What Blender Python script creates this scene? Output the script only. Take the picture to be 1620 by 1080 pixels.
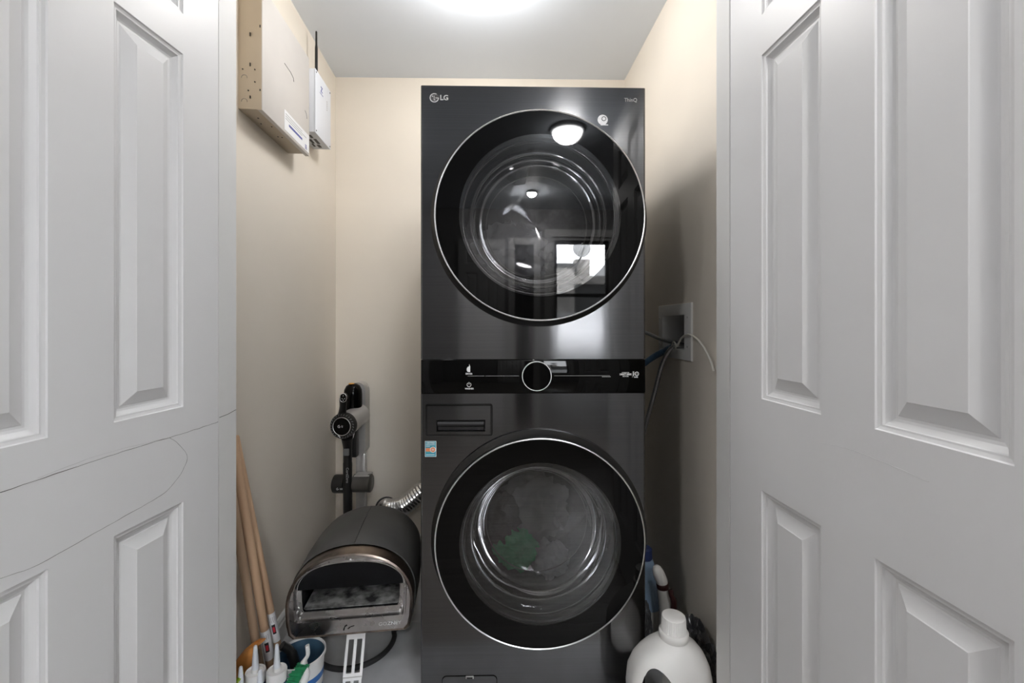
import bpy, bmesh, math, random
from mathutils import Vector, Matrix, noise

random.seed(7)
sc = bpy.context.scene
for o in list(bpy.data.objects):
    bpy.data.objects.remove(o)
C = sc.collection
PI = math.pi

# ------------------------------------------------------------------ camera
F = 700.0                 # focal length in pixels of the 1620 px wide frame
CX, HY, H = 810.0, 515.0, 1.163
cd = bpy.data.cameras.new('camera')
cd.sensor_width = 36.0
cd.lens = F / 1620 * 36
cd.shift_y = -(540 - HY) / 1620
cd.clip_start = 0.02
cam = bpy.data.objects.new('camera', cd)
cam.location = (0, 0, H)
cam.rotation_euler = (PI / 2, 0, 0)
C.objects.link(cam)
sc.camera = cam

# ------------------------------------------------------------------ sky, exposure
LAMP_CLOSET, LAMP_HALL, LAMP_FILL, LAMP_SMALL, SKY = 24.0, 39.0, 41.0, 300.0, 14.0
w = bpy.data.worlds.new('sky')
sc.world = w
w.use_nodes = True
bg = w.node_tree.nodes['Background']
bg.inputs[0].default_value = (0.93, 0.96, 1.0, 1)
bg.inputs[1].default_value = SKY
sc.view_settings.view_transform = 'Standard'
sc.view_settings.look = 'None'
sc.view_settings.gamma = 1
sc.view_settings.use_curve_mapping = False
sc.view_settings.exposure = 1.08
sc.cycles.use_denoising = True
sc.cycles.caustics_reflective = False
sc.cycles.caustics_refractive = False
sc.cycles.max_bounces = 7
sc.cycles.diffuse_bounces = 4
sc.cycles.glossy_bounces = 4
sc.cycles.transparent_max_bounces = 10


def at(px, py, d):
    """A point of the place at distance d, measured from the photograph."""
    return Vector(((px - CX) / F * d, d, H - (py - HY) / F * d))


# ------------------------------------------------------------------ materials
MATS = {}


def mat(name, col, rough=0.5, metal=0.0, vary=0.06, vscale=8.0, stretch=(1, 1, 1), bump=0.0, bscale=60.0,
        bstretch=(1, 1, 1), aniso=0.0, coat=0.0, spec=0.5, col2=None, rvary=0.0, sub=0.0):
    m = bpy.data.materials.new(name)
    m.use_nodes = True
    nt = m.node_tree
    N, L = nt.nodes, nt.links
    b = N['Principled BSDF']
    b.inputs['Roughness'].default_value = rough
    b.inputs['Metallic'].default_value = metal
    b.inputs['Specular IOR Level'].default_value = spec
    if coat:
        b.inputs['Coat Weight'].default_value = coat
        b.inputs['Coat Roughness'].default_value = 0.05
    tc = N.new('ShaderNodeTexCoord')
    mp = N.new('ShaderNodeMapping')
    mp.inputs['Scale'].default_value = stretch
    L.new(tc.outputs['Object'], mp.inputs['Vector'])
    nz = N.new('ShaderNodeTexNoise')
    nz.inputs['Scale'].default_value = vscale
    nz.inputs['Detail'].default_value = 4
    L.new(mp.outputs[0], nz.inputs['Vector'])
    mx = N.new('ShaderNodeMix')
    mx.data_type = 'RGBA'
    c2 = col2 if col2 else tuple(max(0, c * (1 - 2 * vary)) for c in col)
    mx.inputs[6].default_value = (*col, 1)
    mx.inputs[7].default_value = (*c2, 1)
    rp = N.new('ShaderNodeMapRange')
    rp.inputs[1].default_value = 0.35
    rp.inputs[2].default_value = 0.65
    L.new(nz.outputs['Fac'], rp.inputs[0])
    L.new(rp.outputs[0], mx.inputs[0])
    L.new(mx.outputs[2], b.inputs['Base Color'])
    if rvary:
        rr = N.new('ShaderNodeMapRange')
        rr.inputs[3].default_value = max(0.02, rough - rvary)
        rr.inputs[4].default_value = min(1, rough + rvary)
        L.new(nz.outputs['Fac'], rr.inputs[0])
        L.new(rr.outputs[0], b.inputs['Roughness'])
    if bump:
        mp2 = N.new('ShaderNodeMapping')
        mp2.inputs['Scale'].default_value = bstretch
        L.new(tc.outputs['Object'], mp2.inputs['Vector'])
        n2 = N.new('ShaderNodeTexNoise')
        n2.inputs['Scale'].default_value = bscale
        n2.inputs['Detail'].default_value = 3
        L.new(mp2.outputs[0], n2.inputs['Vector'])
        bp = N.new('ShaderNodeBump')
        bp.inputs['Strength'].default_value = bump
        bp.inputs['Distance'].default_value = 0.002
        L.new(n2.outputs['Fac'], bp.inputs['Height'])
        L.new(bp.outputs[0], b.inputs['Normal'])
    if aniso:
        b.inputs['Anisotropic'].default_value = aniso
        tv = N.new('ShaderNodeCombineXYZ')
        tv.inputs[2].default_value = 1.0
        L.new(tv.outputs[0], b.inputs['Tangent'])
    if sub:
        b.inputs['Subsurface Weight'].default_value = sub
        b.inputs['Subsurface Radius'].default_value = (0.01, 0.01, 0.01)
    MATS[name] = m
    return m


def emit(name, col, strength):
    m = bpy.data.materials.new(name)
    m.use_nodes = True
    b = m.node_tree.nodes['Principled BSDF']
    b.inputs['Base Color'].default_value = (0.8, 0.8, 0.8, 1)
    b.inputs['Emission Color'].default_value = (*col, 1)
    b.inputs['Emission Strength'].default_value = strength
    MATS[name] = m
    return m


def film(name, tint, refl=0.08, rough=0.0, body=None, body_w=0.0, fres=1.5, gcol=(1, 1, 1)):
    """Thin transparent sheet: tinted see-through plus mirror reflection (and optional milky body)."""
    m = bpy.data.materials.new(name)
    m.use_nodes = True
    nt = m.node_tree
    N, L = nt.nodes, nt.links
    N.remove(N['Principled BSDF'])
    out = N['Material Output']
    tr = N.new('ShaderNodeBsdfTransparent')
    tr.inputs[0].default_value = (*tint, 1)
    gl = N.new('ShaderNodeBsdfGlossy')
    gl.inputs['Roughness'].default_value = rough
    gl.inputs['Color'].default_value = (*gcol, 1)
    fr = N.new('ShaderNodeFresnel')
    fr.inputs[0].default_value = fres
    ad = N.new('ShaderNodeMath')
    ad.operation = 'ADD'
    ad.use_clamp = True
    ad.inputs[1].default_value = refl
    L.new(fr.outputs[0], ad.inputs[0])
    mx = N.new('ShaderNodeMixShader')
    L.new(ad.outputs[0], mx.inputs[0])
    L.new(tr.outputs[0], mx.inputs[1])
    L.new(gl.outputs[0], mx.inputs[2])
    last = mx
    if body:
        df = N.new('ShaderNodeBsdfDiffuse')
        df.inputs[0].default_value = (*body, 1)
        m2 = N.new('ShaderNodeMixShader')
        m2.inputs[0].default_value = body_w
        L.new(mx.outputs[0], m2.inputs[1])
        L.new(df.outputs[0], m2.inputs[2])
        last = m2
    L.new(last.outputs[0], out.inputs[0])
    MATS[name] = m
    return m


mat('wall_paint', (0.845, 0.782, 0.69), 0.55, vary=0.015, vscale=3, bump=0.08, bscale=180)
mat('ceiling_paint', (0.83, 0.89, 0.97), 0.6, vary=0.01, vscale=3, bump=0.05, bscale=150)
mat('hall_paint', (0.34, 0.34, 0.345), 0.6, vary=0.02, vscale=3)
mat('door_paint', (0.80, 0.80, 0.805), 0.38, vary=0.012, vscale=5, bump=0.05, bscale=130, bstretch=(1, 1, 0.5))
mat('trim_paint', (0.80, 0.80, 0.79), 0.4, vary=0.015)
mat('crack', (0.13, 0.125, 0.12), 0.9)
mat('faint_scratch', (0.62, 0.62, 0.62), 0.8)
mat('floor_grey', (0.62, 0.63, 0.65), 0.42, vary=0.05, vscale=14, bump=0.05, bscale=200)
mat('hall_wood', (0.43, 0.395, 0.36), 0.35, vary=0.25, vscale=9, stretch=(0.25, 5, 1))
mat('steel', (0.15, 0.15, 0.153), 0.125, 1.0, vary=0.05, vscale=40, stretch=(0.05, 1, 10), aniso=0.8, bump=0.25, bscale=4,
    bstretch=(1.6, 1, 0.25))
mat('steel_dark', (0.05, 0.05, 0.052), 0.35, 0.7)
mat('black_gloss', (0.0025, 0.0025, 0.0025), 0.03, spec=0.18, vary=0)
mat('black_plastic', (0.012, 0.012, 0.012), 0.35)
mat('black_matte', (0.02, 0.02, 0.021), 0.6)
mat('rubber_grey', (0.06, 0.06, 0.062), 0.5)
mat('chrome', (0.92, 0.92, 0.93), 0.28, 1.0, vary=0)
mat('drum_steel', (0.20, 0.20, 0.205), 0.28, 1.0, vary=0.1, vscale=60)
mat('print_white', (0.85, 0.85, 0.85), 0.5, vary=0)
mat('print_grey', (0.42, 0.42, 0.42), 0.5, vary=0)
mat('print_dark', (0.03, 0.03, 0.035), 0.5, vary=0)
mat('print_blue', (0.08, 0.10, 0.35), 0.5, vary=0)
film('door_glass', (0.48, 0.48, 0.49), 0.018, 0.0)
film('bowl_glass', (0.80, 0.80, 0.81), 0.03, 0.03)
mat('badge', (0.62, 0.62, 0.63), 0.35, 0.3, vary=0.1, vscale=300)
mat('teal', (0.05, 0.33, 0.42), 0.5)
mat('orange_print', (0.75, 0.25, 0.10), 0.5)
mat('beige_steel', (0.50, 0.425, 0.325), 0.42, vary=0.02)
mat('beige_cover', (0.60, 0.575, 0.55), 0.40, vary=0.02)
mat('white_metal', (0.74, 0.77, 0.83), 0.4, vary=0.01)
mat('label_paper', (0.82, 0.83, 0.85), 0.6, vary=0.01)
mat('jacket', (0.092, 0.092, 0.090), 0.55, vary=0.12, vscale=7, bump=0.10, bscale=260)
mat('oven_steel', (0.60, 0.59, 0.59), 0.28, 1.0, vary=0.18, vscale=14, rvary=0.08, col2=(0.44, 0.42, 0.415))
mat('oven_band', (0.42, 0.35, 0.30), 0.3, 1.0, vary=0.3, vscale=11, col2=(0.13, 0.11, 0.10))
mat('soot', (0.005, 0.006, 0.008), 0.2, 0.0, spec=0.25, vary=0.3, vscale=10)
mat('stone', (0.30, 0.30, 0.29), 0.8, vscale=26, col2=(0.012, 0.012, 0.012), bump=0.4, bscale=60)
mat('leg_steel', (0.92, 0.92, 0.92), 0.35, 0.0, vary=0.02)
mat('silver', (0.58, 0.57, 0.56), 0.33, 0.5, vary=0.03)
mat('silver_dark', (0.20, 0.195, 0.19), 0.28, 0.9, vary=0.05)
mat('amber', (0.85, 0.42, 0.05), 0.4)
mat('foil', (0.80, 0.80, 0.80), 0.22, 1.0, vary=0.05, vscale=40)
mat('wood_pole', (0.62, 0.42, 0.27), 0.6, vary=0.12, vscale=30, stretch=(1, 1, 0.05))
mat('wood_pole_dark', (0.47, 0.33, 0.22), 0.6, vary=0.12, vscale=30, stretch=(1, 1, 0.05))
mat('red_print', (0.65, 0.03, 0.05), 0.5)
mat('leather', (0.60, 0.25, 0.06), 0.55, vary=0.18, vscale=12, bump=0.2, bscale=60)
mat('white_plastic', (0.80, 0.79, 0.765), 0.35, vary=0.01)
mat('cap_plastic', (0.84, 0.83, 0.81), 0.35, vary=0.01)
mat('caulk_white', (0.80, 0.80, 0.80), 0.4, vary=0.02)
mat('nozzle', (0.72, 0.76, 0.82), 0.3, vary=0.02)
mat('navy', (0.03, 0.05, 0.16), 0.4)
mat('bucket_blue', (0.03, 0.16, 0.48), 0.4)
mat('bucket_inner', (0.05, 0.11, 0.18), 0.5)
mat('bristle_green', (0.02, 0.30, 0.12), 0.5, vary=0.2, vscale=80)
mat('lime', (0.35, 0.55, 0.04), 0.5)
mat('crate_green', (0.02, 0.035, 0.035), 0.5)
mat('braid', (0.72, 0.73, 0.75), 0.35, 0.9, vary=0.3, vscale=500)
mat('blue_hose', (0.06, 0.12, 0.20), 0.45)
mat('grey_hose', (0.20, 0.205, 0.21), 0.5)
mat('ziptie', (0.70, 0.69, 0.64), 0.4, vary=0.01)
mat('box_plastic', (0.80, 0.80, 0.79), 0.45, vary=0.01)
mat('bottle_blue', (0.28, 0.40, 0.55), 0.35)
mat('bottle_white', (0.62, 0.61, 0.58), 0.4)
mat('maroon', (0.035, 0.010, 0.010), 0.4)
film('dark_film', (0.55, 0.55, 0.56), 0.10, 0.22, body=(0.07, 0.07, 0.075), body_w=0.5)
film('clear_film', (0.86, 0.87, 0.89), 0.06, 0.2, body=(0.35, 0.36, 0.38), body_w=0.22)
mat('green_cloth', (0.14, 0.72, 0.33), 0.9, bump=0.3, bscale=90)
mat('grey_cloth', (0.40, 0.40, 0.40), 0.9, bump=0.3, bscale=90)
mat('dark_cloth', (0.14, 0.14, 0.14), 0.9, bump=0.3, bscale=90)
mat('pale_cloth', (0.62, 0.62, 0.62), 0.9, bump=0.3, bscale=90)
mat('brick', (0.42, 0.40, 0.38), 0.9, vary=0.2, vscale=4)
mat('roofing', (0.10, 0.10, 0.10), 0.9)
mat('dish', (0.45, 0.45, 0.45), 0.5)
mat('concrete_out', (0.35, 0.35, 0.35), 0.9)
film('window_glass', (0.97, 0.97, 0.97), 0.0)
emit('globe_closet', (1.0, 0.975, 0.95), LAMP_CLOSET)
emit('globe_hall', (1.0, 0.985, 0.97), LAMP_HALL)
emit('globe_fill', (1.0, 0.985, 0.97), LAMP_FILL)
emit('globe_small', (1.0, 0.97, 0.94), LAMP_SMALL)


# ------------------------------------------------------------------ mesh helpers
def obj(name, bm, m, parent=None, smooth=None, loc=None, rot=None, recalc=True):
    if recalc:
        bmesh.ops.recalc_face_normals(bm, faces=bm.faces[:])
    me = bpy.data.meshes.new(name)
    bm.to_mesh(me)
    bm.free()
    if smooth is not None:
        me.shade_smooth()
        me.set_sharp_from_angle(angle=math.radians(smooth))
    if m:
        for mm in (m if isinstance(m, (list, tuple)) else [m]):
            me.materials.append(MATS[mm])
    o = bpy.data.objects.new(name, me)
    C.objects.link(o)
    if loc is not None:
        o.location = loc
    if rot is not None:
        o.rotation_euler = rot
    if parent:
        o.parent = parent
    return o


def thing(name, label, cat, loc=(0, 0, 0), rotz=0.0, group=None):
    o = bpy.data.objects.new(name, None)
    o.empty_display_size = 0.05
    C.objects.link(o)
    o.location = loc
    o.rotation_euler = (0, 0, rotz)
    return tag(o, label, cat, group)


def tag(o, label=None, cat=None, group=None, kind=None):
    if label:
        o['label'] = label
    if cat:
        o['category'] = cat
    if group:
        o['group'] = group
    if kind:
        o['kind'] = kind
    return o


def box(bm, x0, x1, y0, y1, z0, z1, bev=0.0, seg=2):
    r = bmesh.ops.create_cube(bm, size=1.0)
    vs = r['verts']
    for v in vs:
        v.co = Vector((x0 + (v.co.x + .5) * (x1 - x0), y0 + (v.co.y + .5) * (y1 - y0), z0 + (v.co.z + .5) * (z1 - z0)))
    if bev > 0:
        es = list({e for v in vs for e in v.link_edges})
        bmesh.ops.bevel(bm, geom=es, offset=bev, segments=seg, profile=0.5, affect='EDGES')
    return bm


def bxo(name, m, parent, x0, x1, y0, y1, z0, z1, bev=0.0, seg=2):
    return obj(name, box(bmesh.new(), x0, x1, y0, y1, z0, z1, bev, seg), m, parent, smooth=40 if bev else None)


def loft(bm, rings, cap0=True, cap1=True, closed=False):
    vr = [[bm.verts.new(p) for p in r] for r in rings]
    n = len(vr[0])
    pairs = list(zip(vr, vr[1:]))
    if closed:
        pairs.append((vr[-1], vr[0]))
    for a, b in pairs:
        for i in range(n):
            j = (i + 1) % n
            bm.faces.new((a[i], a[j], b[j], b[i]))
    if not closed:
        if cap0:
            bm.faces.new(list(reversed(vr[0])))
        if cap1:
            bm.faces.new(vr[-1])
    return bm


def lathe(bm, prof, axis='z', c=(0, 0, 0), seg=48, cap0=True, cap1=True, closed=False):
    """prof: list of (r, h) along the axis."""
    c = Vector(c)
    rings = []
    for r, h in prof:
        r = max(r, 1e-5)
        ring = []
        for i in range(seg):
            a = 2 * PI * i / seg
            p, q = r * math.cos(a), r * math.sin(a)
            if axis == 'z':
                ring.append(c + Vector((p, q, h)))
            elif axis == 'y':
                ring.append(c + Vector((p, h, q)))
            else:
                ring.append(c + Vector((h, p, q)))
        rings.append(ring)
    return loft(bm, rings, cap0, cap1, closed)


def spline(pts, n=8):
    """Catmull-Rom through the points."""
    P = [Vector(p) for p in pts]
    P = [P[0] * 2 - P[1]] + P + [P[-1] * 2 - P[-2]]
    out = []
    for i in range(1, len(P) - 2):
        for k in range(n):
            t = k / n
            a, b, c, d = P[i - 1], P[i], P[i + 1], P[i + 2]
            out.append(0.5 * ((2 * b) + (c - a) * t + (2 * a - 5 * b + 4 * c - d) * t * t + (3 * b - a - 3 * c + d) * t ** 3))
    out.append(P[-2])
    return out


def tube(bm, pts, r, seg=12, caps=True, flat=None):
    P = [Vector(p) for p in pts]
    n = len(P)
    R = r if isinstance(r, (list, tuple)) else [r] * n
    t0 = (P[1] - P[0]).normalized()
    up = Vector((0, 0, 1)) if abs(t0.z) < 0.9 else Vector((1, 0, 0))
    u = t0.cross(up).normalized()
    rings = []
    for i in range(n):
        t = (P[min(i + 1, n - 1)] - P[max(i - 1, 0)]).normalized()
        u = (u - t * u.dot(t)).normalized()
        v = t.cross(u)
        fl = flat or 1.0
        rings.append([P[i] + (u * math.cos(2 * PI * k / seg) + v * math.sin(2 * PI * k / seg) * fl) * R[i] for k in range(seg)])
    return loft(bm, rings, caps, caps)


def se(cx, cy, z, a, b, n=3.0, seg=40):
    out = []
    for i in range(seg):
        t = 2 * PI * i / seg
        c, s = math.cos(t), math.sin(t)
        out.append(Vector((cx + a * math.copysign(abs(c) ** (2 / n), c), cy + b * math.copysign(abs(s) ** (2 / n), s), z)))
    return out


def rrect(x0, x1, z0, z1, r, y=0.0, k=6):
    """Rounded rectangle in the xz plane."""
    out = []
    for cx, cz, a0 in ((x1 - r, z1 - r, 0), (x0 + r, z1 - r, PI / 2), (x0 + r, z0 + r, PI), (x1 - r, z0 + r, 1.5 * PI)):
        for i in range(k + 1):
            a = a0 + PI / 2 * i / k
            out.append(Vector((cx + r * math.cos(a), y, cz + r * math.sin(a))))
    return out


def prism(bm, poly, dy):
    a = [bm.verts.new(p) for p in poly]
    b = [bm.verts.new(Vector(p) + Vector((0, dy, 0))) for p in poly]
    bm.faces.new(a)
    bm.faces.new(list(reversed(b)))
    n = len(a)
    for i in range(n):
        bm.faces.new((a[i], b[i], b[(i + 1) % n], a[(i + 1) % n]))
    return bm


def annulus(bm, r0, r1, y0, y1, c, seg=96):
    return lathe(bm, [(r0, y0), (r1, y0), (r1, y1), (r0, y1)], 'y', c, seg, closed=True)


def text(body, size, m, parent, loc, rot=(PI / 2, 0, 0), ex=0.0003, align='CENTER', name='lettering', bold=0.0, sx=1.0):
    cu = bpy.data.curves.new('t', 'FONT')
    cu.body = body
    cu.size = size
    cu.extrude = ex
    cu.align_x = align
    cu.align_y = 'CENTER'
    cu.offset = bold
    cu.resolution_u = 3
    t = bpy.data.objects.new('t', cu)
    C.objects.link(t)
    dg = bpy.context.evaluated_depsgraph_get()
    me = bpy.data.meshes.new_from_object(t.evaluated_get(dg))
    bpy.data.objects.remove(t)
    me.name = name
    me.materials.clear()
    me.materials.append(MATS[m])
    o = bpy.data.objects.new(name, me)
    C.objects.link(o)
    o.location = loc
    o.rotation_euler = rot
    o.scale = (sx, 1, 1)
    if parent:
        o.parent = parent
    return o


def slab(bm, u0, u1, v0, v1, holes, to):
    """A slab in (u, v) with rectangular holes; to(u, v, s) maps to 3D, s = 0 front face, 1 back face."""
    us = sorted({u0, u1, *[h[0] for h in holes], *[h[1] for h in holes]})
    vs = sorted({v0, v1, *[h[2] for h in holes], *[h[3] for h in holes]})
    vt = {}

    def V(i, j, s):
        if (i, j, s) not in vt:
            vt[(i, j, s)] = bm.verts.new(to(us[i], vs[j], s))
        return vt[(i, j, s)]

    def full(i, j):
        if i < 0 or j < 0 or i >= len(us) - 1 or j >= len(vs) - 1:
            return False
        a, b = (us[i] + us[i + 1]) / 2, (vs[j] + vs[j + 1]) / 2
        return not any(h[0] < a < h[1] and h[2] < b < h[3] for h in holes)

    for i in range(len(us) - 1):
        for j in range(len(vs) - 1):
            if not full(i, j):
                continue
            bm.faces.new((V(i, j, 0), V(i + 1, j, 0), V(i + 1, j + 1, 0), V(i, j + 1, 0)))
            bm.faces.new((V(i, j, 1), V(i, j + 1, 1), V(i + 1, j + 1, 1), V(i + 1, j, 1)))
            for (di, dj), (a, b) in (((-1, 0), ((i, j), (i, j + 1))), ((1, 0), ((i + 1, j), (i + 1, j + 1))),
                                     ((0, -1), ((i, j), (i + 1, j))), ((0, 1), ((i, j + 1), (i + 1, j + 1)))):
                if not full(i + di, j + dj):
                    bm.faces.new((V(*a, 0), V(*b, 0), V(*b, 1), V(*a, 1)))
    return bm


def wall(name, p0, p1, z0, z1, m, inside, thick=0.1, holes=(), label=None, cat='wall'):
    p0, p1 = Vector((*p0, 0)), Vector((*p1, 0))
    d = p1 - p0
    ln = d.length
    d.normalize()
    n = Vector((-d.y, d.x, 0))
    if n.dot(Vector((*inside, 0)) - p0) > 0:
        n = -n                       # points away from the room

    def to(u, v, s):
        return p0 + d * u + n * (thick * s) + Vector((0, 0, v))
    o = obj(name, slab(bmesh.new(), 0, ln, z0, z1, list(holes), to), m)
    return tag(o, label, cat, kind='structure')


def struct(name, bm, m, label, cat, parent=None, smooth=None):
    return tag(obj(name, bm, m, parent, smooth), label, cat, kind='structure')


# ------------------------------------------------------------------ the setting
CEIL = 2.44
xl = lambda y: -0.742 - 0.0724 * y            # left closet wall
xr = lambda y: 0.585 + 0.041 * (2.30 - y)      # right closet wall
BL, BR = (xl(2.275), 2.275), (0.585, 2.30)
YF0, YF1 = 1.06, 1.12                          # front wall of the closet
OL, OR, OT = -0.700, 0.519, 2.12               # door opening
HX0, HX1, HY0 = -1.75, 1.75, -2.25             # hall

fl = struct('floor', box(bmesh.new(), HX0 - .1, HX1 + .1, HY0 - .1, 2.5, -0.1, -0.006), 'hall_wood',
            'wooden floor of the hall in front of the closet', 'floor')
for a, b in ((YF0, 1.7385), (1.7415, 2.36)):
    bxo('floor_panel', 'floor_grey', fl, -0.95, 0.70, a, b, -0.012, 0.0, 0.0015, 1)
PW = 0.125
k = 0
y = HY0
while y < YF0 - 0.01:
    y1 = min(y + PW, YF0)
    xs = [HX0, -1.1 + 0.7 * ((k * 7) % 5) / 5, 0.5 + 0.9 * ((k * 3) % 4) / 4, HX1]
    for x0, x1 in zip(xs, xs[1:]):
        bxo('floor_plank', 'hall_wood', fl, x0 + .0008, x1 - .0008, y + .0008, y1 - .0008, -0.012, -0.001)
    y = y1
    k += 1
struct('ceiling', box(bmesh.new(), HX0 - .1, HX1 + .1, HY0 - .1, 2.5, CEIL, CEIL + .1), 'ceiling_paint',
       'smooth white ceiling above the closet', 'ceiling')
wall('wall_left', BL, (xl(YF1), YF1), 0, CEIL, 'wall_paint', (0, 1.7), label='cream painted closet wall on the left carrying the metal boxes')
wall('wall_back', BL, BR, 0, CEIL, 'wall_paint', (0, 1.7), label='cream painted closet wall behind the stacked washer and dryer')
# right wall with the hole of the water outlet box; u runs from the back corner towards the door
rlen = lambda y: (Vector((xr(y), y)) - Vector(BR)).length
OB0, OB1, OBZ0, OBZ1 = rlen(1.765), rlen(1.555), 1.075, 1.205
wall('wall_right', BR, (xr(YF1), YF1), 0, CEIL, 'wall_paint', (0, 1.7), 0.11, [(OB0, OB1, OBZ0, OBZ1)],
     'cream painted closet wall on the right, mostly in shade')
wall('wall_front', (HX0, YF0), (HX1, YF0), 0, CEIL, 'wall_paint', (0, 0), YF1 - YF0, [(OL - HX0 - .012, OR - HX0 + .012, -1, OT + .012)],
     'wall around the closet door opening')
wall('wall_hall_left', (HX0, HY0), (HX0, YF0), 0, CEIL, 'hall_paint', (0, 0), label='hall wall to the left of the closet doors')
wall('wall_hall_right', (HX1, HY0), (HX1, YF0), 0, CEIL, 'hall_paint', (0, 0), label='hall wall to the right of the closet doors')
WX0, WX1, WZ0, WZ1 = 0.60, 1.28, 0.86, 2.14
wall('wall_hall_back', (HX0, HY0), (HX1, HY0), 0, CEIL, 'hall_paint', (0, 0), 0.14,
     [(WX0 - HX0, WX1 - HX0, WZ0, WZ1)], 'hall wall with the window reflected in the dryer door')
# jambs
struct('trim_1', box(bmesh.new(), OL - .012, OL, YF0 - .004, YF1 + .004, 0, OT + .012, .001, 1), 'trim_paint',
       'white door jamb on the left side of the opening', 'door jamb')
struct('trim_2', box(bmesh.new(), OR, OR + .012, YF0 - .004, YF1 + .004, 0, OT + .012, .001, 1), 'trim_paint',
       'white door jamb on the right side of the opening', 'door jamb')
struct('trim_3', box(bmesh.new(), OL, OR, YF0 - .004, YF1 + .004, OT, OT + .012), 'trim_paint', 'white head jamb above the opening', 'door jamb')
# baseboards in the closet


def baseboard(name, p0, p1, inside, label):
    p0, p1 = Vector((*p0, 0)), Vector((*p1, 0))
    d = (p1 - p0).normalized()
    n = Vector((-d.y, d.x, 0))
    if n.dot(Vector((*inside, 0)) - p0) < 0:
        n = -n
    prof = [(0, 0), (.013, 0), (.013, .062), (.010, .068), (.010, .078), (.005, .088), (0, .090)]
    bm = bmesh.new()
    loft(bm, [[p + n * a + Vector((0, 0, b)) for a, b in prof] for p in (p0, p1)])
    struct(name, bm, 'trim_paint', label, 'baseboard')


baseboard('baseboard_left', BL, (xl(YF1), YF1), (0, 1.7), 'white moulded baseboard along the left closet wall')
baseboard('baseboard_back', BL, BR, (0, 1.7), 'white moulded baseboard along the back closet wall')
baseboard('baseboard_right', BR, (xr(YF1), YF1), (0, 1.7), 'white moulded baseboard along the right closet wall')

# ---- six-panel doors
RING = [(0, 0), (.0015, .0025), (.006, .0040), (.0085, .0042), (.0095, .0075), (.016, .0125), (.020, .0140), (.024, .0140), (.026, .0125), (.047, .0030), (.0485, .0020)]


def panel_mesh(bm, u0, u1, v0, v1, t):
    for y0, n in ((0.0, 1), (-t, -1)):
        rings = []
        for ins, dep in RING:
            y = y0 - n * dep
            rings.append([Vector((u0 + ins, y, v0 + ins)), Vector((u1 - ins, y, v0 + ins)), Vector((u1 - ins, y, v1 - ins)), Vector((u0 + ins, y, v1 - ins))])
        loft(bm, rings, cap0=False, cap1=True)
    return bm


def six_panel_door(name, hinge, ang, mirror, cols, rows, width, label):
    t = 0.035
    holes = [(a, b, c, d) for a, b in cols for c, d in rows]
    f = -1 if mirror else 1

    def to(u, v, s):
        return Vector((u, -f * t * s, v))
    o = tag(obj(name, slab(bmesh.new(), 0, width, 0.012, 2.10, holes, to), 'door_paint', None, loc=(hinge[0], hinge[1], 0), rot=(0, 0, ang)),
            label, 'door', kind='structure')
    for a, b, c, d in holes:
        bm = panel_mesh(bmesh.new(), a, b, c, d, t)
        if mirror:
            for v in bm.verts:
                v.co.y = -v.co.y
        obj('door_panel', bm, 'door_paint', o)
    return o


aL, aR = math.atan2(-1, -0.054), math.atan2(-1, 0.057)
d1 = six_panel_door('door_1', (-0.6973, 1.05), aL, False, [(.104, .260), (.367, .523)], [(.24, .787), (.990, 1.743), (1.829, 2.0)], 0.63,
                    'white six-panel closet door with cracked paint swung open on the left')
d2 = six_panel_door('door_2', (0.5183, 1.05), aR, True, [(.119, .285), (.391, .566)], [(.26, .817), (1.009, 1.7315), (1.816, 2.0)], 0.68,
                    'white six-panel closet door without cracks swung open on the right')


def door_line(door, pts, m, wd, left=True):
    """A fine crack as a shallow ribbon on the door face, given by points seen in the photograph."""
    Q = []
    for px, py in pts:
        r = (px - CX) / F
        d = 0.754 / (-r + 0.054) if left else 0.578 / (r + 0.057)
        Q.append(Vector(((1.05 - d) * 1.0015, 0.0001 if left else -0.0001, H - (py - HY) / F * d)))
    P = spline(Q, 6)
    for i, p in enumerate(P[1:-1]):
        p.z += 0.0012 * noise.noise((p.x * 60, p.z * 60, 3.1))
    bm = bmesh.new()
    ws = [wd * (0.5 + 0.9 * abs(noise.noise((i * .37, 1.7, 0)))) for i in range(len(P))]
    tube(bm, P, ws, 6)
    return obj('crack', bm, m, door)


door_line(d1, [(345, 667), (322, 675), (268, 692), (240, 700), (170, 722), (100, 745), (0, 779)], 'crack', 0.00055)
door_line(d1, [(268, 692), (282, 702), (296, 721), (290, 742), (276, 763), (255, 783), (205, 812), (150, 843), (60, 893), (0, 915)], 'crack', 0.00035)
door_line(d1, [(268, 692), (220, 703), (150, 722), (60, 756)], 'faint_scratch', 0.00035)
door_line(d2, [(1300, 700), (1345, 711), (1390, 728), (1435, 747), (1470, 762)], 'faint_scratch', 0.00035, False)
# crack across the left jamb
bm = bmesh.new()
tube(bm, [(OL - .0001, 1.058, at(349, 660, 1.06).z), (OL - .0001, 1.09, at(362, 655, 1.09).z), (OL - .0001, 1.122, at(372, 648, 1.12).z)], 0.0007, 6)
obj('crack', bm, 'crack', bpy.data.objects['trim_1'])

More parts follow.
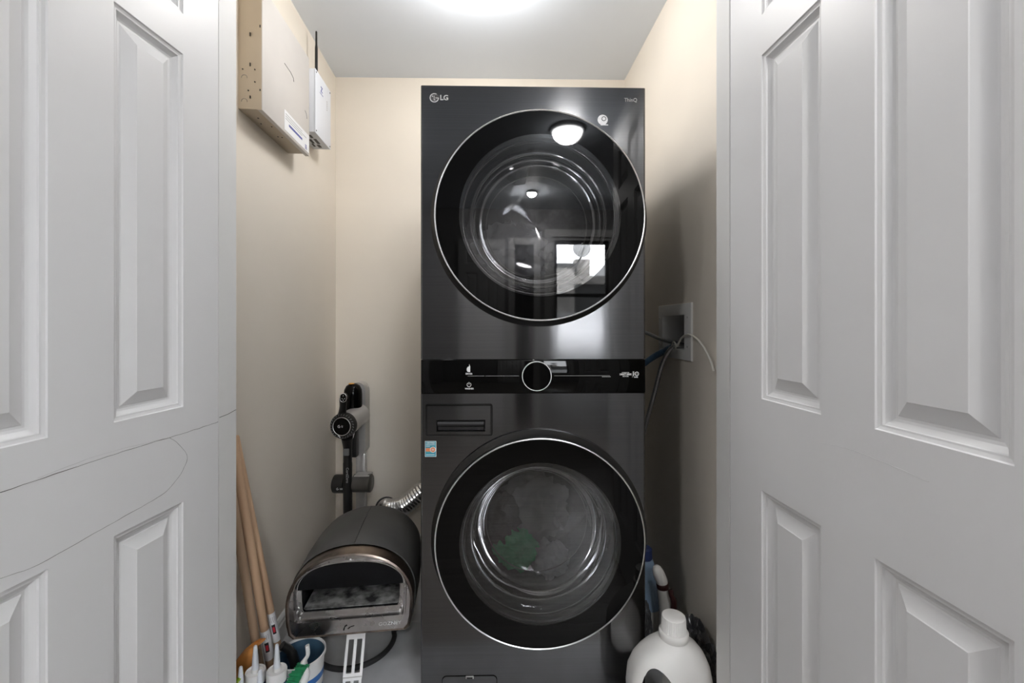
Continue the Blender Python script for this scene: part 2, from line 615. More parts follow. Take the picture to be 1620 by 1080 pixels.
# ---- hall window, double hung
wn = tag(obj('window_1', slab(bmesh.new(), WX0, WX1, WZ0, WZ1, [(WX0 + .03, WX1 - .03, WZ0 + .03, WZ1 - .03)],
                              lambda u, v, s: Vector((u, HY0 - .02 - .1 * s, v))), 'trim_paint'),
         'double-hung hall window reflected in the dryer door', 'window', kind='structure')
zm = (WZ0 + WZ1) / 2
for z0, z1, yy in ((WZ0 + .03, zm + .02, -.05), (zm - .02, WZ1 - .03, -.08)):
    s = obj('sash', slab(bmesh.new(), WX0 + .03, WX1 - .03, z0, z1, [(WX0 + .065, WX1 - .065, z0 + .035, z1 - .035)],
                         lambda u, v, s, yy=yy: Vector((u, HY0 + yy - .025 * s, v))), 'black_matte', wn)
    bxo('pane', 'window_glass', s, WX0 + .065, WX1 - .065, HY0 + yy - .014, HY0 + yy - .011, z0 + .035, z1 - .035)
cs = tag(obj('trim_4', slab(bmesh.new(), WX0 - .08, WX1 + .08, WZ0 - .08, WZ1 + .08, [(WX0, WX1, WZ0, WZ1)],
                            lambda u, v, s: Vector((u, HY0 + .018 - .018 * s, v))), 'trim_paint'), 'white casing around the hall window', 'window casing', kind='structure')

# ---- the building across the yard
nb = thing('neighbour_building', 'grey brick building with chimney seen through the hall window', 'building', (1.7, -9.0, -0.30))
bxo('brick_wall', 'brick', nb, -3.0, 0.42, -2.5, 0.0, -3.0, 3.0)
bxo('parapet', 'roofing', nb, -3.0, 0.46, -2.5, 0.05, 3.0, 3.10)
bxo('rear_wing', 'roofing', nb, 0.42, 5.0, -2.5, -0.5, -3.0, 2.60)
bxo('roof_edge', 'brick', nb, 0.40, 5.0, -2.5, -0.35, 2.60, 2.82)
bxo('chimney', 'brick', nb, 0.62, 1.02, -1.3, -0.9, 2.80, 3.35)
bxo('shed', 'concrete_out', nb, -3.0, 5.0, 0.4, 2.0, -3.0, 1.75)
ds = thing('satellite_dish', 'grey satellite dish on the neighbouring roof seen through the hall window', 'satellite dish', (2.30, -9.3, 2.52))
bm = bmesh.new()
lathe(bm, [(0.01, .06), (.12, .045), (.23, .0), (.235, .008), (.12, .055), (.01, .07)], 'y', (0.05, 0.1, .72), 32)
obj('reflector', bm, 'dish', ds, 40)
bm = bmesh.new()
tube(bm, [(.05, .06, .70), (.05, .0, .5), (-.08, 0, .25), (-.08, 0, 0)], .025)
obj('mast', bm, 'roofing', ds, 40)
bm = bmesh.new()
tube(bm, [(.05, .1, .55), (.05, .42, .68)], .014)
obj('feed_arm', bm, 'roofing', ds, 40)
# unseen dark door with pale casing, added to darken a band of the tower's reflections
dx = thing('added_dark_door', 'dark door added beside the hall window for a dark reflected band', 'door', (0, 0, 0))
dx['kind'] = 'structure'
DX0, DX1 = 0.19, 0.40
obj('casing', slab(bmesh.new(), DX0 - .07, DX1 + .07, 0, 2.12, [(DX0, DX1, -1, 2.05)], lambda u, v, s: Vector((u, HY0 + .022 - .022 * s, v))), 'trim_paint', dx)
bxo('leaf', 'black_matte', dx, DX0, DX1, HY0, HY0 + .008, 0, 2.05)

d4 = six_panel_door('added_white_door', (-0.42, HY0 + .040), 0.0, False, [(.07, .21), (.29, .43)], [(.24, .787), (.990, 1.743), (1.829, 2.0)], 0.50,
                    'white six-panel door added behind the camera for a bright reflected band')  # unseen door, put in to brighten a strip of the steel's reflection

# ------------------------------------------------------------------ ceiling lamps
def dome_lamp(name, label, loc, r, h, m, base):
    t = thing(name, label, 'lamp', (loc[0], loc[1], CEIL))
    bm = bmesh.new()
    lathe(bm, [(base, 0), (base, -.018), (base * .96, -.022), (0.01, -.022)], 'z', seg=48)
    obj('base', bm, 'white_metal', t, 40)
    bm = bmesh.new()
    prof = [(r * math.cos(a), -.018 - h * math.sin(a)) for a in [PI / 2 * i / 8 for i in range(9)]]
    lathe(bm, prof, 'z', seg=32)
    obj('globe', bm, m, t, 60)
    return t


dome_lamp('ceiling_lamp', 'glowing white dome lamp on the closet ceiling above the dryer', (-0.112, 1.50), 0.088, 0.160, 'globe_closet', 0.088)
dome_lamp('ceiling_lamp', 'larger glowing dome lamp on the hall ceiling reflected in the dryer door', (0.43, -0.26), 0.100, 0.08, 'globe_hall', 0.110)
dome_lamp('ceiling_lamp', 'added fill dome lamp on the hall ceiling that brightens the right door', (-0.95, -0.30), 0.105, 0.08, 'globe_fill', 0.115)  # extra fill lamp out of view, added to light the right door
dome_lamp('ceiling_lamp', 'small glowing hall lamp reflected at the middle of the dryer door', (0.32, -1.6), 0.045, 0.04, 'globe_small', 0.05)

# ------------------------------------------------------------------ the washer and dryer tower
T = thing('laundry_tower', 'black stainless stacked washer and dryer with round glass doors', 'washer dryer', (0.066, 1.345, 0), math.radians(1.3))
HWID, THT = 0.3425, 1.889
bm = bmesh.new()
box(bm, -HWID, HWID, 0.60, .745, .03, THT - .006, .006)
obj('back_cover', bm, 'steel_dark', T, 40)
bm = bmesh.new()
slab(bm, -HWID, HWID, .03, THT - .006, [(-HWID + .012, HWID - .012, .045, THT - .02)], lambda u, v, s: Vector((u, .03 + .57 * s, v)))
obj('cabinet', bm, 'steel_dark', T, None)
for sx in (-.29, .29):
    for yy in (.08, .68):
        bm = bmesh.new()
        lathe(bm, [(.02, 0), (.022, .008), (.012, .012), (.012, .034)], 'z', (sx, yy, 0), 20)
        obj('foot', bm, 'black_plastic', T, 40)


def plate_with_circle(bm, x0, x1, z0, z1, c, r, y=0.0, lip=0.03):
    angs = [2 * PI * i / 112 for i in range(112)]
    for X in (x0, x1):
        for Z in (z0, z1):
            angs.append(math.atan2(Z - c[1], X - c[0]) % (2 * PI))
    angs = sorted(set(round(a, 7) for a in angs))
    inn, out, back = [], [], []
    for a in angs:
        dx, dz = math.cos(a), math.sin(a)
        ts = []
        if abs(dx) > 1e-9:
            ts.append(((x1 if dx > 0 else x0) - c[0]) / dx)
        if abs(dz) > 1e-9:
            ts.append(((z1 if dz > 0 else z0) - c[1]) / dz)
        t = min(ts)
        inn.append(bm.verts.new((c[0] + r * dx, y, c[1] + r * dz)))
        back.append(bm.verts.new((c[0] + r * dx, y + lip, c[1] + r * dz)))
        out.append(bm.verts.new((c[0] + t * dx, y, c[1] + t * dz)))
    n = len(angs)
    for i in range(n):
        j = (i + 1) % n
        bm.faces.new((inn[i], out[i], out[j], inn[j]))
        bm.faces.new((inn[i], inn[j], back[j], back[i]))


def edge_strips(bm, x, z0, z1):
    for s in (-1, 1):
        prof = [(s * x, 0)]
        for i in range(1, 6):
            a = PI / 2 * i / 5
            prof.append((s * (x + .0055 * math.sin(a)), .0055 * (1 - math.cos(a))))
        prof.append((s * (x + .0055), .032))
        vs = [[bm.verts.new((px, py, z)) for px, py in prof] for z in (z0, z1)]
        for i in range(len(prof) - 1):
            bm.faces.new((vs[0][i], vs[0][i + 1], vs[1][i + 1], vs[1][i]))
    for z in (z0, z1):
        a = [bm.verts.new(p) for p in ((-x, 0, z), (x, 0, z), (x, .032, z), (-x, .032, z))]
        bm.faces.new(a)


DC, WC = (0.016, 1.487), (0.0165, 0.523)
DR = 0.310
FX = 0.337
bm = bmesh.new()
plate_with_circle(bm, -FX, FX, 1.0615, THT, DC, .262)
edge_strips(bm, FX, 1.0615, THT)
obj('upper_front', bm, 'steel', T, 30)
DRX0, DRX1, DRZ0, DRZ1 = -.3285, -.1250, .828, .9265
bm = bmesh.new()
plate_with_circle(bm, -FX, FX, .03, .812, WC, .262)
slab(bm, -FX, FX, .812, .957, [(DRX0 + .004, DRX1 - .004, DRZ0 + .004, DRZ1 - .004)], lambda u, v, s: Vector((u, .03 * s, v)))
edge_strips(bm, FX, .03, .957)
obj('lower_front', bm, 'steel', T, 30)
bxo('kick_plate', 'steel_dark', T, -FX, FX, .03, .05, .012, .031)
# top lid
bxo('top_cover', 'steel_dark', T, -HWID, HWID, .003, .61, THT - .008, THT, .002)

# detergent drawer
dw = obj('detergent_drawer', slab(bmesh.new(), DRX0 + .006, DRX1 - .006, DRZ0 + .006, DRZ1 - .006,
                                 [(-.295, -.147, .842, .878)], lambda u, v, s: Vector((u, -.0015 + .02 * s, v))), 'steel', T)
bm = bmesh.new()
lo = [rrect(DRX0, DRX1, DRZ0, DRZ1, .008, -.0005), rrect(DRX0 + .001, DRX1 - .001, DRZ0 + .001, DRZ1 - .001, .007, -.0022),
      rrect(DRX0 + .0025, DRX1 - .0025, DRZ0 + .0025, DRZ1 - .0025, .006, -.0005), rrect(DRX0 + .006, DRX1 - .006, DRZ0 + .006, DRZ1 - .006, .003, .004)]
loft(bm, lo, False, False)
obj('drawer_groove', bm, 'black_plastic', dw, 30)
bm = bmesh.new()
slab(bm, -.297, -.145, .840, .880, [(-.294, -.148, .843, .877)], lambda u, v, s: Vector((u, .0 + .034 * s, v)))
box(bm, -.297, -.145, .032, .036, .840, .880)
obj('handle_pocket', bm, 'black_plastic', dw)
bm = bmesh.new()
tube(bm, [(-.2915, .006, .8655), (-.1505, .006, .8655)], .0095, 20)
box(bm, -.2915, -.1505, .003, .015, .845, .866, .003)
obj('drawer_handle', bm, 'steel_dark', dw, 40)

# control panel
cp = bxo('control_panel', 'black_gloss', T, -FX - .004, FX + .004, -.003, .035, .9585, 1.0605, .002)
bm = bmesh.new()
lathe(bm, [(.0001, -.014), (.0415, -.014), (.0425, -.013), (.043, -.003)], 'y', (.0085, 0, 1.011), 64)
dl = obj('dial', bm, 'black_gloss', cp, 30)
bm = bmesh.new()
lathe(bm, [(.0425, -.0145), (.0445, -.0145), (.0445, -.002), (.0425, -.002)], 'y', (.0085, 0, 1.011), 80, closed=True)
obj('dial_ring', bm, 'print_white', dl, 30)
for a, b in ((-.200, -.150), (-.146, -.045), (.062, .232)):
    bxo('display_line', 'print_grey', cp, a, b, -.0034, -.003, 1.0105, 1.0115)
text('DRYER', .0066, 'print_white', cp, (-.196, -.0033, 1.0175), bold=.0002)
text('WASHER', .0066, 'print_white', cp, (-.195, -.0033, .9725), bold=.0002)
bm = bmesh.new()
prism(bm, [Vector((-.1925 + x, -.0034, 1.023 + z)) for x, z in ((0, 0), (0, .017), (-.003, .024), (-.0035, .017), (-.008, .015), (-.0105, .010), (-.0105, .005), (-.008, .001), (-.004, 0))], .0006)
obj('dryer_symbol', bm, 'print_white', cp)
bm = bmesh.new()
pw = []
for rr in (.0068, .0052):
    pw.append([Vector((-.196 + rr * math.sin(a), -.0034, .9845 + rr * math.cos(a))) for a in [math.radians(28 + 304 * i / 30) for i in range(31)]])
prism(bm, pw[0] + list(reversed(pw[1])), .0006)
box(bm, -.1967, -.1953, -.0034, -.0028, .985, .9925)
obj('power_symbol', bm, 'print_white', cp)
text('INVERTER', .0052, 'print_white', cp, (.2800, -.0033, 1.0195), sx=1.0)
text('DIRECT DRIVE', .0072, 'print_white', cp, (.2800, -.0033, 1.0145), bold=.0003, sx=.78)
text('MOTOR', .0050, 'print_white', cp, (.2800, -.0033, 1.0085), bold=.0001)
bxo('divider', 'print_grey', cp, .3008, .3014, -.0034, -.003, 1.005, 1.0235)
text('1', .0190, 'print_white', cp, (.3045, -.0033, 1.0160), bold=.0004)
bm = bmesh.new()
annulus(bm, .0045, .0066, -.0036, -.003, (.3145, 0, 1.0162), 32)
obj('ring_symbol', bm, 'print_white', cp)
bxo('minus_symbol', 'print_white', cp, .3122, .3168, -.0034, -.003, 1.0155, 1.0168)
text('YEARS', .0044, 'print_white', cp, (.3115, -.0033, 1.0060), bold=.0002)
for k in range(6):
    bxo('display_mark', 'print_grey', cp, .208 + .0045 * k, .2117 + .0045 * k, -.0034, -.003, 1.0068, 1.0088)


def round_badge(parent, x, y, z, r, m='badge', bg=None):
    """Round face badge: a ring open at the upper right, an upright bar and a dot."""
    bm = bmesh.new()
    a0 = [math.radians(-2 - 300 * i / 36) for i in range(37)]
    prism(bm, [Vector((x + r * math.cos(a), y, z + r * math.sin(a))) for a in a0] + [Vector((x + r * .80 * math.cos(a), y, z + r * .80 * math.sin(a))) for a in reversed(a0)], .0008)
    box(bm, x + .22 * r, x + r * .92, y, y + .0008, z - .10 * r, z + .04 * r)
    box(bm, x - .10 * r, x + .02 * r, y, y + .0008, z - .52 * r, z + .45 * r)
    box(bm, x + .02 * r, x + .24 * r, y, y + .0008, z - .52 * r, z - .40 * r)
    prism(bm, [Vector((x - .38 * r + .13 * r * math.cos(a), y, z + .32 * r + .13 * r * math.sin(a))) for a in [2 * PI * i / 12 for i in range(12)]], .0008)
    o = obj('round_logo', bm, m, parent)
    if bg:
        bm = bmesh.new()
        annulus(bm, .0002, r * 1.0, y + .0004, y + .0008, (x, 0, z), 40)
        obj('logo_disc', bm, bg, o)
    return o


uf = T
round_badge(T, -.3010, -.0010, 1.8515, .0140, 'badge', 'rubber_grey')
text('LG', .0215, 'badge', T, (-.2712, -.0006, 1.8517), bold=.0006, sx=.98)
text('ThinQ', .0165, 'print_grey', T, (.2965, -.0004, 1.8515), sx=.92)
# round sticker beside the dryer door
st = obj('round_sticker', annulus(bmesh.new(), .0002, .0155, -.0008, -.0002, (.2105, 0, 1.7905), 40), 'badge', T)
bm = bmesh.new()
annulus(bm, .0052, .0072, -.0012, -.0006, (.2140, 0, 1.7935), 24)
obj('sticker_print', bm, 'print_dark', st)
bxo('sticker_tail', 'badge', st, .204, .2275, -.001, -.0002, 1.7735, 1.7765)
# certified sticker
ys = -.0012
cs_ = bxo('sticker', 'teal', T, -.3280, -.2960, ys + .0002, 0, .7680, .8135)
bm = bmesh.new()
slab(bm, -.3290, -.2950, .7670, .8145, [(-.3278, -.2962, .7682, .8133)], lambda u, v, s: Vector((u, ys + .001 * s, v)))
obj('sticker_border', bm, 'label_paper', cs_)
text('CERTIFIED', .0062, 'label_paper', cs_, (-.312, ys, .8085), sx=.9, bold=.0001)
bxo('sticker_line', 'label_paper', cs_, -.326, -.299, ys, 0, .8025, .8040)
bxo('sticker_line', 'label_paper', cs_, -.326, -.314, ys, 0, .7982, .7995)
bxo('sticker_ribbon', 'orange_print', cs_, -.3265, -.3110, ys - .0001, 0, .7830, .7935)
obj('sticker_seal', annulus(bmesh.new(), .0001, .0075, ys - .0002, 0, (-.3050, 0, .7885), 24), 'orange_print', cs_)
obj('seal_ring', annulus(bmesh.new(), .0072, .0088, ys - .0003, 0, (-.3050, 0, .7885), 24), 'label_paper', cs_)
for k in range(5):
    bxo('seal_mark', 'label_paper', cs_, -.3085 + .0015 * k, -.3078 + .0015 * k, ys - .0004, 0, .7855 + .0006 * (k % 2), .7915)
bxo('sticker_line', 'label_paper', cs_, -.326, -.300, ys, 0, .7725, .7740)

# drain pump cover at the foot
dr = obj('drain_cover', prism(bmesh.new(), rrect(-.276, -.113, .018, .102, .012, -.0015), .004), 'steel', T)
bm = bmesh.new()
loft(bm, [rrect(-.278, -.111, .016, .104, .013, -.0005), rrect(-.277, -.112, .017, .103, .0125, -.0024), rrect(-.276, -.113, .018, .102, .012, -.0005)], False, False)
obj('cover_rim', bm, 'black_gloss', dr, 30)
bxo('cover_latch', 'silver', dr, -.206, -.182, -.004, 0, .0955, .1035, .001)
bxo('latch_slot', 'black_plastic', dr, -.203, -.185, -.0045, -.003, .0965, .1015)


def round_door(name, c, dark_top):
    root = bpy.data.objects.new(name, None)
    C.objects.link(root)
    root.parent = T
    root.location = (c[0], 0, c[1])
    pr = -.048
    bm = bmesh.new()
    lathe(bm, [(.262, .02), (.262, -.002), (.326, -.002), (.3265, -.010), (.320, -.016), (.3105, -.030), (.3095, pr + .003), (.3065, pr), (.3045, pr), (.3045, pr + .012), (.232, pr + .012), (.232, .02)],
          'y', (0, 0, 0), 128, closed=True)
    obj('door_body', bm, 'black_plastic', root, 30)
    bm = bmesh.new()
    lathe(bm, [(.3062, pr - .0008), (.3080, pr - .0018), (.3100, pr - .0012), (.3108, pr + .001), (.3100, pr + .004), (.3062, pr + .004)], 'y', (0, 0, 0), 128, closed=True)
    obj('chrome_rim', bm, 'chrome', root, 40)
    bm = bmesh.new()
    lathe(bm, [(.238, pr), (.3062, pr), (.3062, pr + .004), (.238, pr + .004)], 'y', (0, 0, 0), 128, closed=True)
    obj('glass_border', bm, 'black_gloss', root, 30)
    bm = bmesh.new()
    lathe(bm, [(.00001, pr), (.238, pr)], 'y', (0, 0, 0), 128, False, False)
    obj('door_glass', bm, 'door_glass', root)
    # inner glass bowl
    bm = bmesh.new()
    prof = [(.236, pr + .006), (.234, -.020), (.228, -.005), (.214, .000), (.208, .004), (.204, .020), (.199, .055), (.188, .085), (.170, .104), (.160, .108), (.150, .112), (.10, .120), (.00001, .124)]
    lathe(bm, prof, 'y', (0, 0, 0), 96, False, False)
    obj('glass_bowl', bm, 'bowl_glass', root, 60)
    for rr, yy, th in ((.2295, -.008, .0016), (.2035, .020, .0012), (.165, .106, .0014)):
        bm = bmesh.new()
        lathe(bm, [(rr + th * math.cos(q), yy + th * math.sin(q)) for q in [2 * PI * i / 8 for i in range(8)]], 'y', (0, 0, 0), 96, closed=True)
        obj('bowl_ring', bm, 'silver_dark', root, 60)
    # gasket and drum
    bm = bmesh.new()
    lathe(bm, [(.262, .02), (.252, .03), (.248, .06), (.256, .08), (.25, .10), (.262, .12), (.275, .12), (.275, .02)], 'y', (0, 0, 0), 96, closed=True)
    obj('gasket', bm, 'rubber_grey', root, 50)
    bm = bmesh.new()
    lathe(bm, [(.262, .115), (.285, .125), (.285, .46), (.27, .48), (.08, .50), (.00001, .49)], 'y', (0, 0, 0), 96, False, False)
    dm = obj('drum', bm, 'drum_steel', root, 40)
    for q in range(3):
        a = math.radians(100 + 120 * q)
        bm = bmesh.new()
        ca, sa = math.cos(a), math.sin(a)
        rings = []
        for yy, hgt in ((.14, .02), (.2, .05), (.4, .05), (.46, .02)):
            ring = []
            for tt, hh in ((-.045, 0), (-.02, hgt), (.02, hgt), (.045, 0)):
                rr = .284 - hh
                ring.append(Vector((ca * rr - sa * tt, yy, sa * rr + ca * tt)))
            rings.append(ring)
        loft(bm, rings)
        obj('lifter', bm, 'drum_steel', dm, 30)
    return root


rd1 = round_door('dryer_door', DC, True)
rd2 = round_door('washer_door', WC, False)
rd1['label'] = 'upper round door with chrome rim and dark glass'
rd2['label'] = 'lower round door showing laundry inside'


def cloth(name, m, label, c, s, seed, rot=0.0):
    """A crumpled cloth: a folded blob with ridged displacement."""
    bm = bmesh.new()
    bmesh.ops.create_icosphere(bm, subdivisions=5, radius=1.0)
    for v in bm.verts:
        p = v.co.copy()
        n1 = 1 - abs(noise.noise(p * 1.6 + Vector((seed, 0, 0)))) * 2
        n2 = 1 - abs(noise.noise(p * 3.7 + Vector((0, seed, 0)))) * 2
        n3 = noise.noise(p * 8.0 + Vector((0, 0, seed)))
        v.co = p * (0.72 + 0.30 * n1 + 0.20 * n2 + 0.05 * n3)
        v.co = Vector((v.co.x * s[0], v.co.y * s[1], v.co.z * s[2]))
    ca, sa = math.cos(rot), math.sin(rot)
    for v in bm.verts:
        v.co = Vector((v.co.x * ca - v.co.z * sa, v.co.y, v.co.x * sa + v.co.z * ca))
    return tag(obj(name, bm, m, None, 60, loc=c), label, 'laundry', 'laundry in the drums')


def tw(x, y, z):
    a = math.radians(1.3)
    return Vector((0.066 + x * math.cos(a) - y * math.sin(a), 1.345 + x * math.sin(a) + y * math.cos(a), z))


cloth('laundry_cloth', 'green_cloth', 'green cloth low behind the washer door glass', tw(-.045, .20, .385), (.078, .055, .062), 1.3, -.3)
cloth('laundry_cloth', 'grey_cloth', 'large grey cloth filling the middle of the washer drum', tw(.00, .33, .47), (.145, .085, .125), 4.1, .4)
cloth('laundry_cloth', 'dark_cloth', 'dark rolled cloth at the left inside the washer drum', tw(-.115, .235, .485), (.075, .075, .085), 7.7, .5)
cloth('laundry_cloth', 'pale_cloth', 'small pale cloth right of the green one in the washer', tw(.07, .19, .355), (.06, .05, .06), 9.2, .2)
cloth('laundry_cloth', 'pale_cloth', 'pale crumpled cloth at the left inside the dryer drum', tw(-.06, .25, 1.40), (.14, .10, .12), 12.4, -.2)
cloth('laundry_cloth', 'grey_cloth', 'grey cloth low in the middle of the dryer drum', tw(.06, .28, 1.35), (.13, .10, .10), 15.9, .3)

# ------------------------------------------------------------------ boxes on the left wall
wa = math.atan2(-0.0724, 1) + 0.0            # wall direction
U = Vector((-0.0724, 1, 0)).normalized()      # along the wall, away from the door
NN = Vector((U.y, -U.x, 0))                   # into the closet


def on_left(y):
    return Vector((xl(y), y, 0))


def wall_frame(o, y):
    """Local x along the wall away from the door, y out into the closet, z up."""
    M = Matrix(((U.x, NN.x, 0, xl(y)), (U.y, NN.y, 0, y), (0, 0, 1, 0), (0, 0, 0, 1)))
    o.matrix_world = M @ Matrix.Diagonal((1, 1, 1, 1))


def lbox(bm, *a, **k):
    return box(bm, *a, **k)


EB = bpy.data.objects.new('media_enclosure', None)
C.objects.link(EB)
# local y axis = NN gives a left-handed frame, so use angle + negative y instead
EB.location = on_left(1.358)
EB.rotation_euler = (0, 0, math.atan2(U.y, U.x))
tag(EB, 'large beige metal wiring cabinet with cover and label on the left wall', 'cabinet')
# in this frame x runs along the wall, -y points into the closet
z0, z1, W_, Dp = 1.829, 2.206, .372, .072
bm = bmesh.new()
box(bm, 0, W_ - .018, -Dp + .014, 0.002, z0, z1)
bd = obj('case', bm, 'beige_steel', EB)
cv = bxo('cover', 'beige_cover', EB, -.0025, W_, -Dp - .001, -Dp + .0145, z0 - .003, z1 + .003, .0015)
bxo('cover_flange', 'beige_steel', cv, -.0028, -.0005, -Dp + .002, -Dp + .015, z0 - .003, z1 + .003)
for yy, zz, ry, rz in ((-.036, 1.865, .0012, .004), (-.036, 1.965, .0012, .005), (-.036, 2.058, .0012, .005), (-.050, 1.912, .0014, .0014), (-.014, 1.950, .0014, .0014),
                       (-.050, 1.950, .0014, .0014), (-.0305, 1.885, .0014, .0014), (-.066, 1.887, .0018, .003), (-.066, 2.083, .0018, .004)):
    bxo('punched_hole', 'print_dark', bd, -.0034, .001, yy - ry, yy + ry, zz - rz, zz + rz)
for yy, zz in ((-.018, 1.925), (-.018, 1.852)):
    bm = bmesh.new()
    tube(bm, [(-.0002, yy + .0085 * math.cos(a), zz + .0085 * math.sin(a)) for a in [math.radians(200 * i / 14 - 10) for i in range(15)]], .0007, 6)
    obj('knockout', bm, 'grey_hose', bd)
for xx, yy in ((.06, -.03), (.10, -.02), (.12, -.045), (.20, -.030), (.205, -.042)):
    bxo('punched_hole', 'print_dark', bd, xx - .0025, xx + .0025, yy - .0018, yy + .0018, z0 - .0012, z0 + .002)
# lettering sticker and tool marks on the cover
lb = bxo('paper_label', 'label_paper', cv, .150, W_ - .006, -Dp - .0018, -Dp, z0 + .006, z0 + .075)
for i, (a, b, hh) in enumerate(((.158, .300, .062), (.158, .340, .054), (.158, .300, .046), (.185, .300, .030))):
    bxo('print_line', 'print_grey' if i < 3 else 'print_blue', lb, a, b, -Dp - .0021, -Dp, z0 + hh, z0 + hh + (.0025 if i < 3 else .008))
for zz in (.012, .018, .024):
    bxo('print_mark', 'print_blue', lb, .328, .348 - zz * .2, -Dp - .0021, -Dp, z0 + zz, z0 + zz + .0035)
bm = bmesh.new()
tube(bm, [(.150, -Dp - .0012, 2.060), (.200, -Dp - .0012, 2.057), (.222, -Dp - .0012, 2.050), (.226, -Dp - .0012, 2.038)], .0011, 6)
obj('pull_slot', bm, 'print_dark', cv)
bm = bmesh.new()
tube(bm, [(.328, -Dp - .0012, 1.985), (.342, -Dp - .0012, 1.978), (.348, -Dp - .0012, 1.962)], .0010, 6)
obj('pull_slot', bm, 'grey_hose', cv)

RB = bpy.data.objects.new('radio_box', None)
C.objects.link(RB)
RB.location = on_left(1.79)
RB.rotation_euler = (0, 0, math.atan2(U.y, U.x))
tag(RB, 'white metal radio box with black antenna beside the beige cabinet', 'control box')
z0, z1, W_, Dp = 1.949, 2.207, .183, .071
bc = bxo('case', 'white_metal', RB, 0, W_, -Dp, 0.002, z0, z1, .002)
bxo('lid', 'white_metal', RB, -.001, W_ + .001, -Dp - .003, -Dp, z0 - .001, z1 + .001, .001)
for xx in (.010, W_ - .010):
    for zz in (z0 + .010, z1 - .010):
        bm = bmesh.new()
        lathe(bm, [(.0001, -Dp - .0045), (.003, -Dp - .0042), (.003, -Dp - .002)], 'y', (xx, 0, zz), 12)
        obj('screw', bm, 'print_dark', RB)
for a, b, c, d in ((.03, .06, -.045, -.035), (.03, .06, -.028, -.018), (.07, .12, -.052, -.040), (.075, .115, -.030, -.020), (.13, .16, -.045, -.032), (.12, .15, -.022, -.014)):
    bxo('port', 'print_dark', bc, a, b, c, d, z0 - .0012, z0 + .001)
text('Z', .030, 'print_blue', RB, (.070, -Dp - .0034, 2.155), bold=.001)
bxo('print_line', 'print_blue', RB, .050, .088, -Dp - .0034, -Dp - .0026, 2.135, 2.138)
for k in range(5):
    bxo('print_mark', 'print_grey', RB, .132, .139, -Dp - .0034, -Dp - .0026, 2.10 + k * .009, 2.105 + k * .009)
an = at(500.3, 112, 1.83)
bm = bmesh.new()
q = Vector((.080, -.049, 0))
lathe(bm, [(.0085, z1 - .004), (.0085, z1 + .02), (.006, z1 + .025), (.0058, z1 + .13), (.0042, z1 + .145), (.0036, z1 + .20), (.001, z1 + .203)], 'z', q, 16)
obj('antenna', bm, 'black_plastic', RB, 50)

# ------------------------------------------------------------------ water outlet box on the right wall
dR = (Vector((xr(YF1), YF1)) - Vector(BR)).normalized()
OBX = bpy.data.objects.new('outlet_box', None)
C.objects.link(OBX)
OBX.location = (BR[0], BR[1], 0)
OBX.rotation_euler = (0, 0, math.atan2(dR.y, dR.x))
tag(OBX, 'grey plastic washing machine outlet box set in the right wall', 'outlet box')
# local x runs along the wall from the back corner to the door; local +y points out of the room or into it:
sgn = 1 if Vector((-dR.y, dR.x)).dot(Vector((-1, 0))) > 0 else -1     # +1: +y points into the closet
fu0, fu1, fz0, fz1 = rlen(1.81), rlen(1.51), 1.040, 1.243


def ob(u, v, dep):
    return Vector((u, sgn * dep, v))


bm = bmesh.new()
rr = []
for ins, dep in ((0, 0.0), (0.002, .006), (.012, .009), (.040, .009)):
    rr.append([ob(fu0 + ins, fz0 + ins * .8, dep), ob(fu1 - ins, fz0 + ins * .8, dep), ob(fu1 - ins, fz1 - ins * .8, dep), ob(fu0 + ins, fz1 - ins * .8, dep)])
inn = [(OB0 + .003, OBZ0 + .003), (OB1 - .003, OBZ0 + .003), (OB1 - .003, OBZ1 - .003), (OB0 + .003, OBZ1 - .003)]
rr[-1] = [ob(a, b, .009) for a, b in inn]
rr.append([ob(a, b, -.09) for a, b in inn])
loft(bm, rr, False, True)
ofr = obj('frame', bm, 'box_plastic', OBX, 30)
for u in (fu0 + .022, fu1 - .022):
    for v in (fz0 + .05, fz1 - .05):
        bm = bmesh.new()
        lathe(bm, [(.0001, sgn * .0115), (.0035, sgn * .011), (.004, sgn * .008)], 'y', (u, 0, v), 12)
        obj('screw', bm, 'silver', OBX, 40)
bm = bmesh.new()
lathe(bm, [(.018, 0), (.018, .03), (.012, .035), (.012, .06)], 'z', ob(OB0 + .12, OBZ0 + .03, -.05), 16)
obj('valve', bm, 'black_plastic', OBX, 40)
bm = bmesh.new()
tube(bm, [ob(OB0 + .09, OBZ0 + .06, -.05), ob(OB0 + .15, OBZ0 + .06, -.05)], .008)
obj('valve_handle', bm, 'red_print' if False else 'black_matte', OBX, 40)


def hose(name, m, label, pts, r, ribs=0, n=10):
    P = spline(pts, n)
    R = r
    if ribs:
        P2 = []
        for a, b in zip(P, P[1:]):
            k = max(2, int((b - a).length / .0022))
            P2 += [a + (b - a) * i / k for i in range(k)]
        P = P2
        R = [r * (1.0 if (i // 2) % 2 else .86) for i in range(len(P))]
    bm = bmesh.new()
    tube(bm, P, R, 14)
    return tag(obj(name, bm, m, None, 50), label, 'hose', 'hoses of the washing machine')


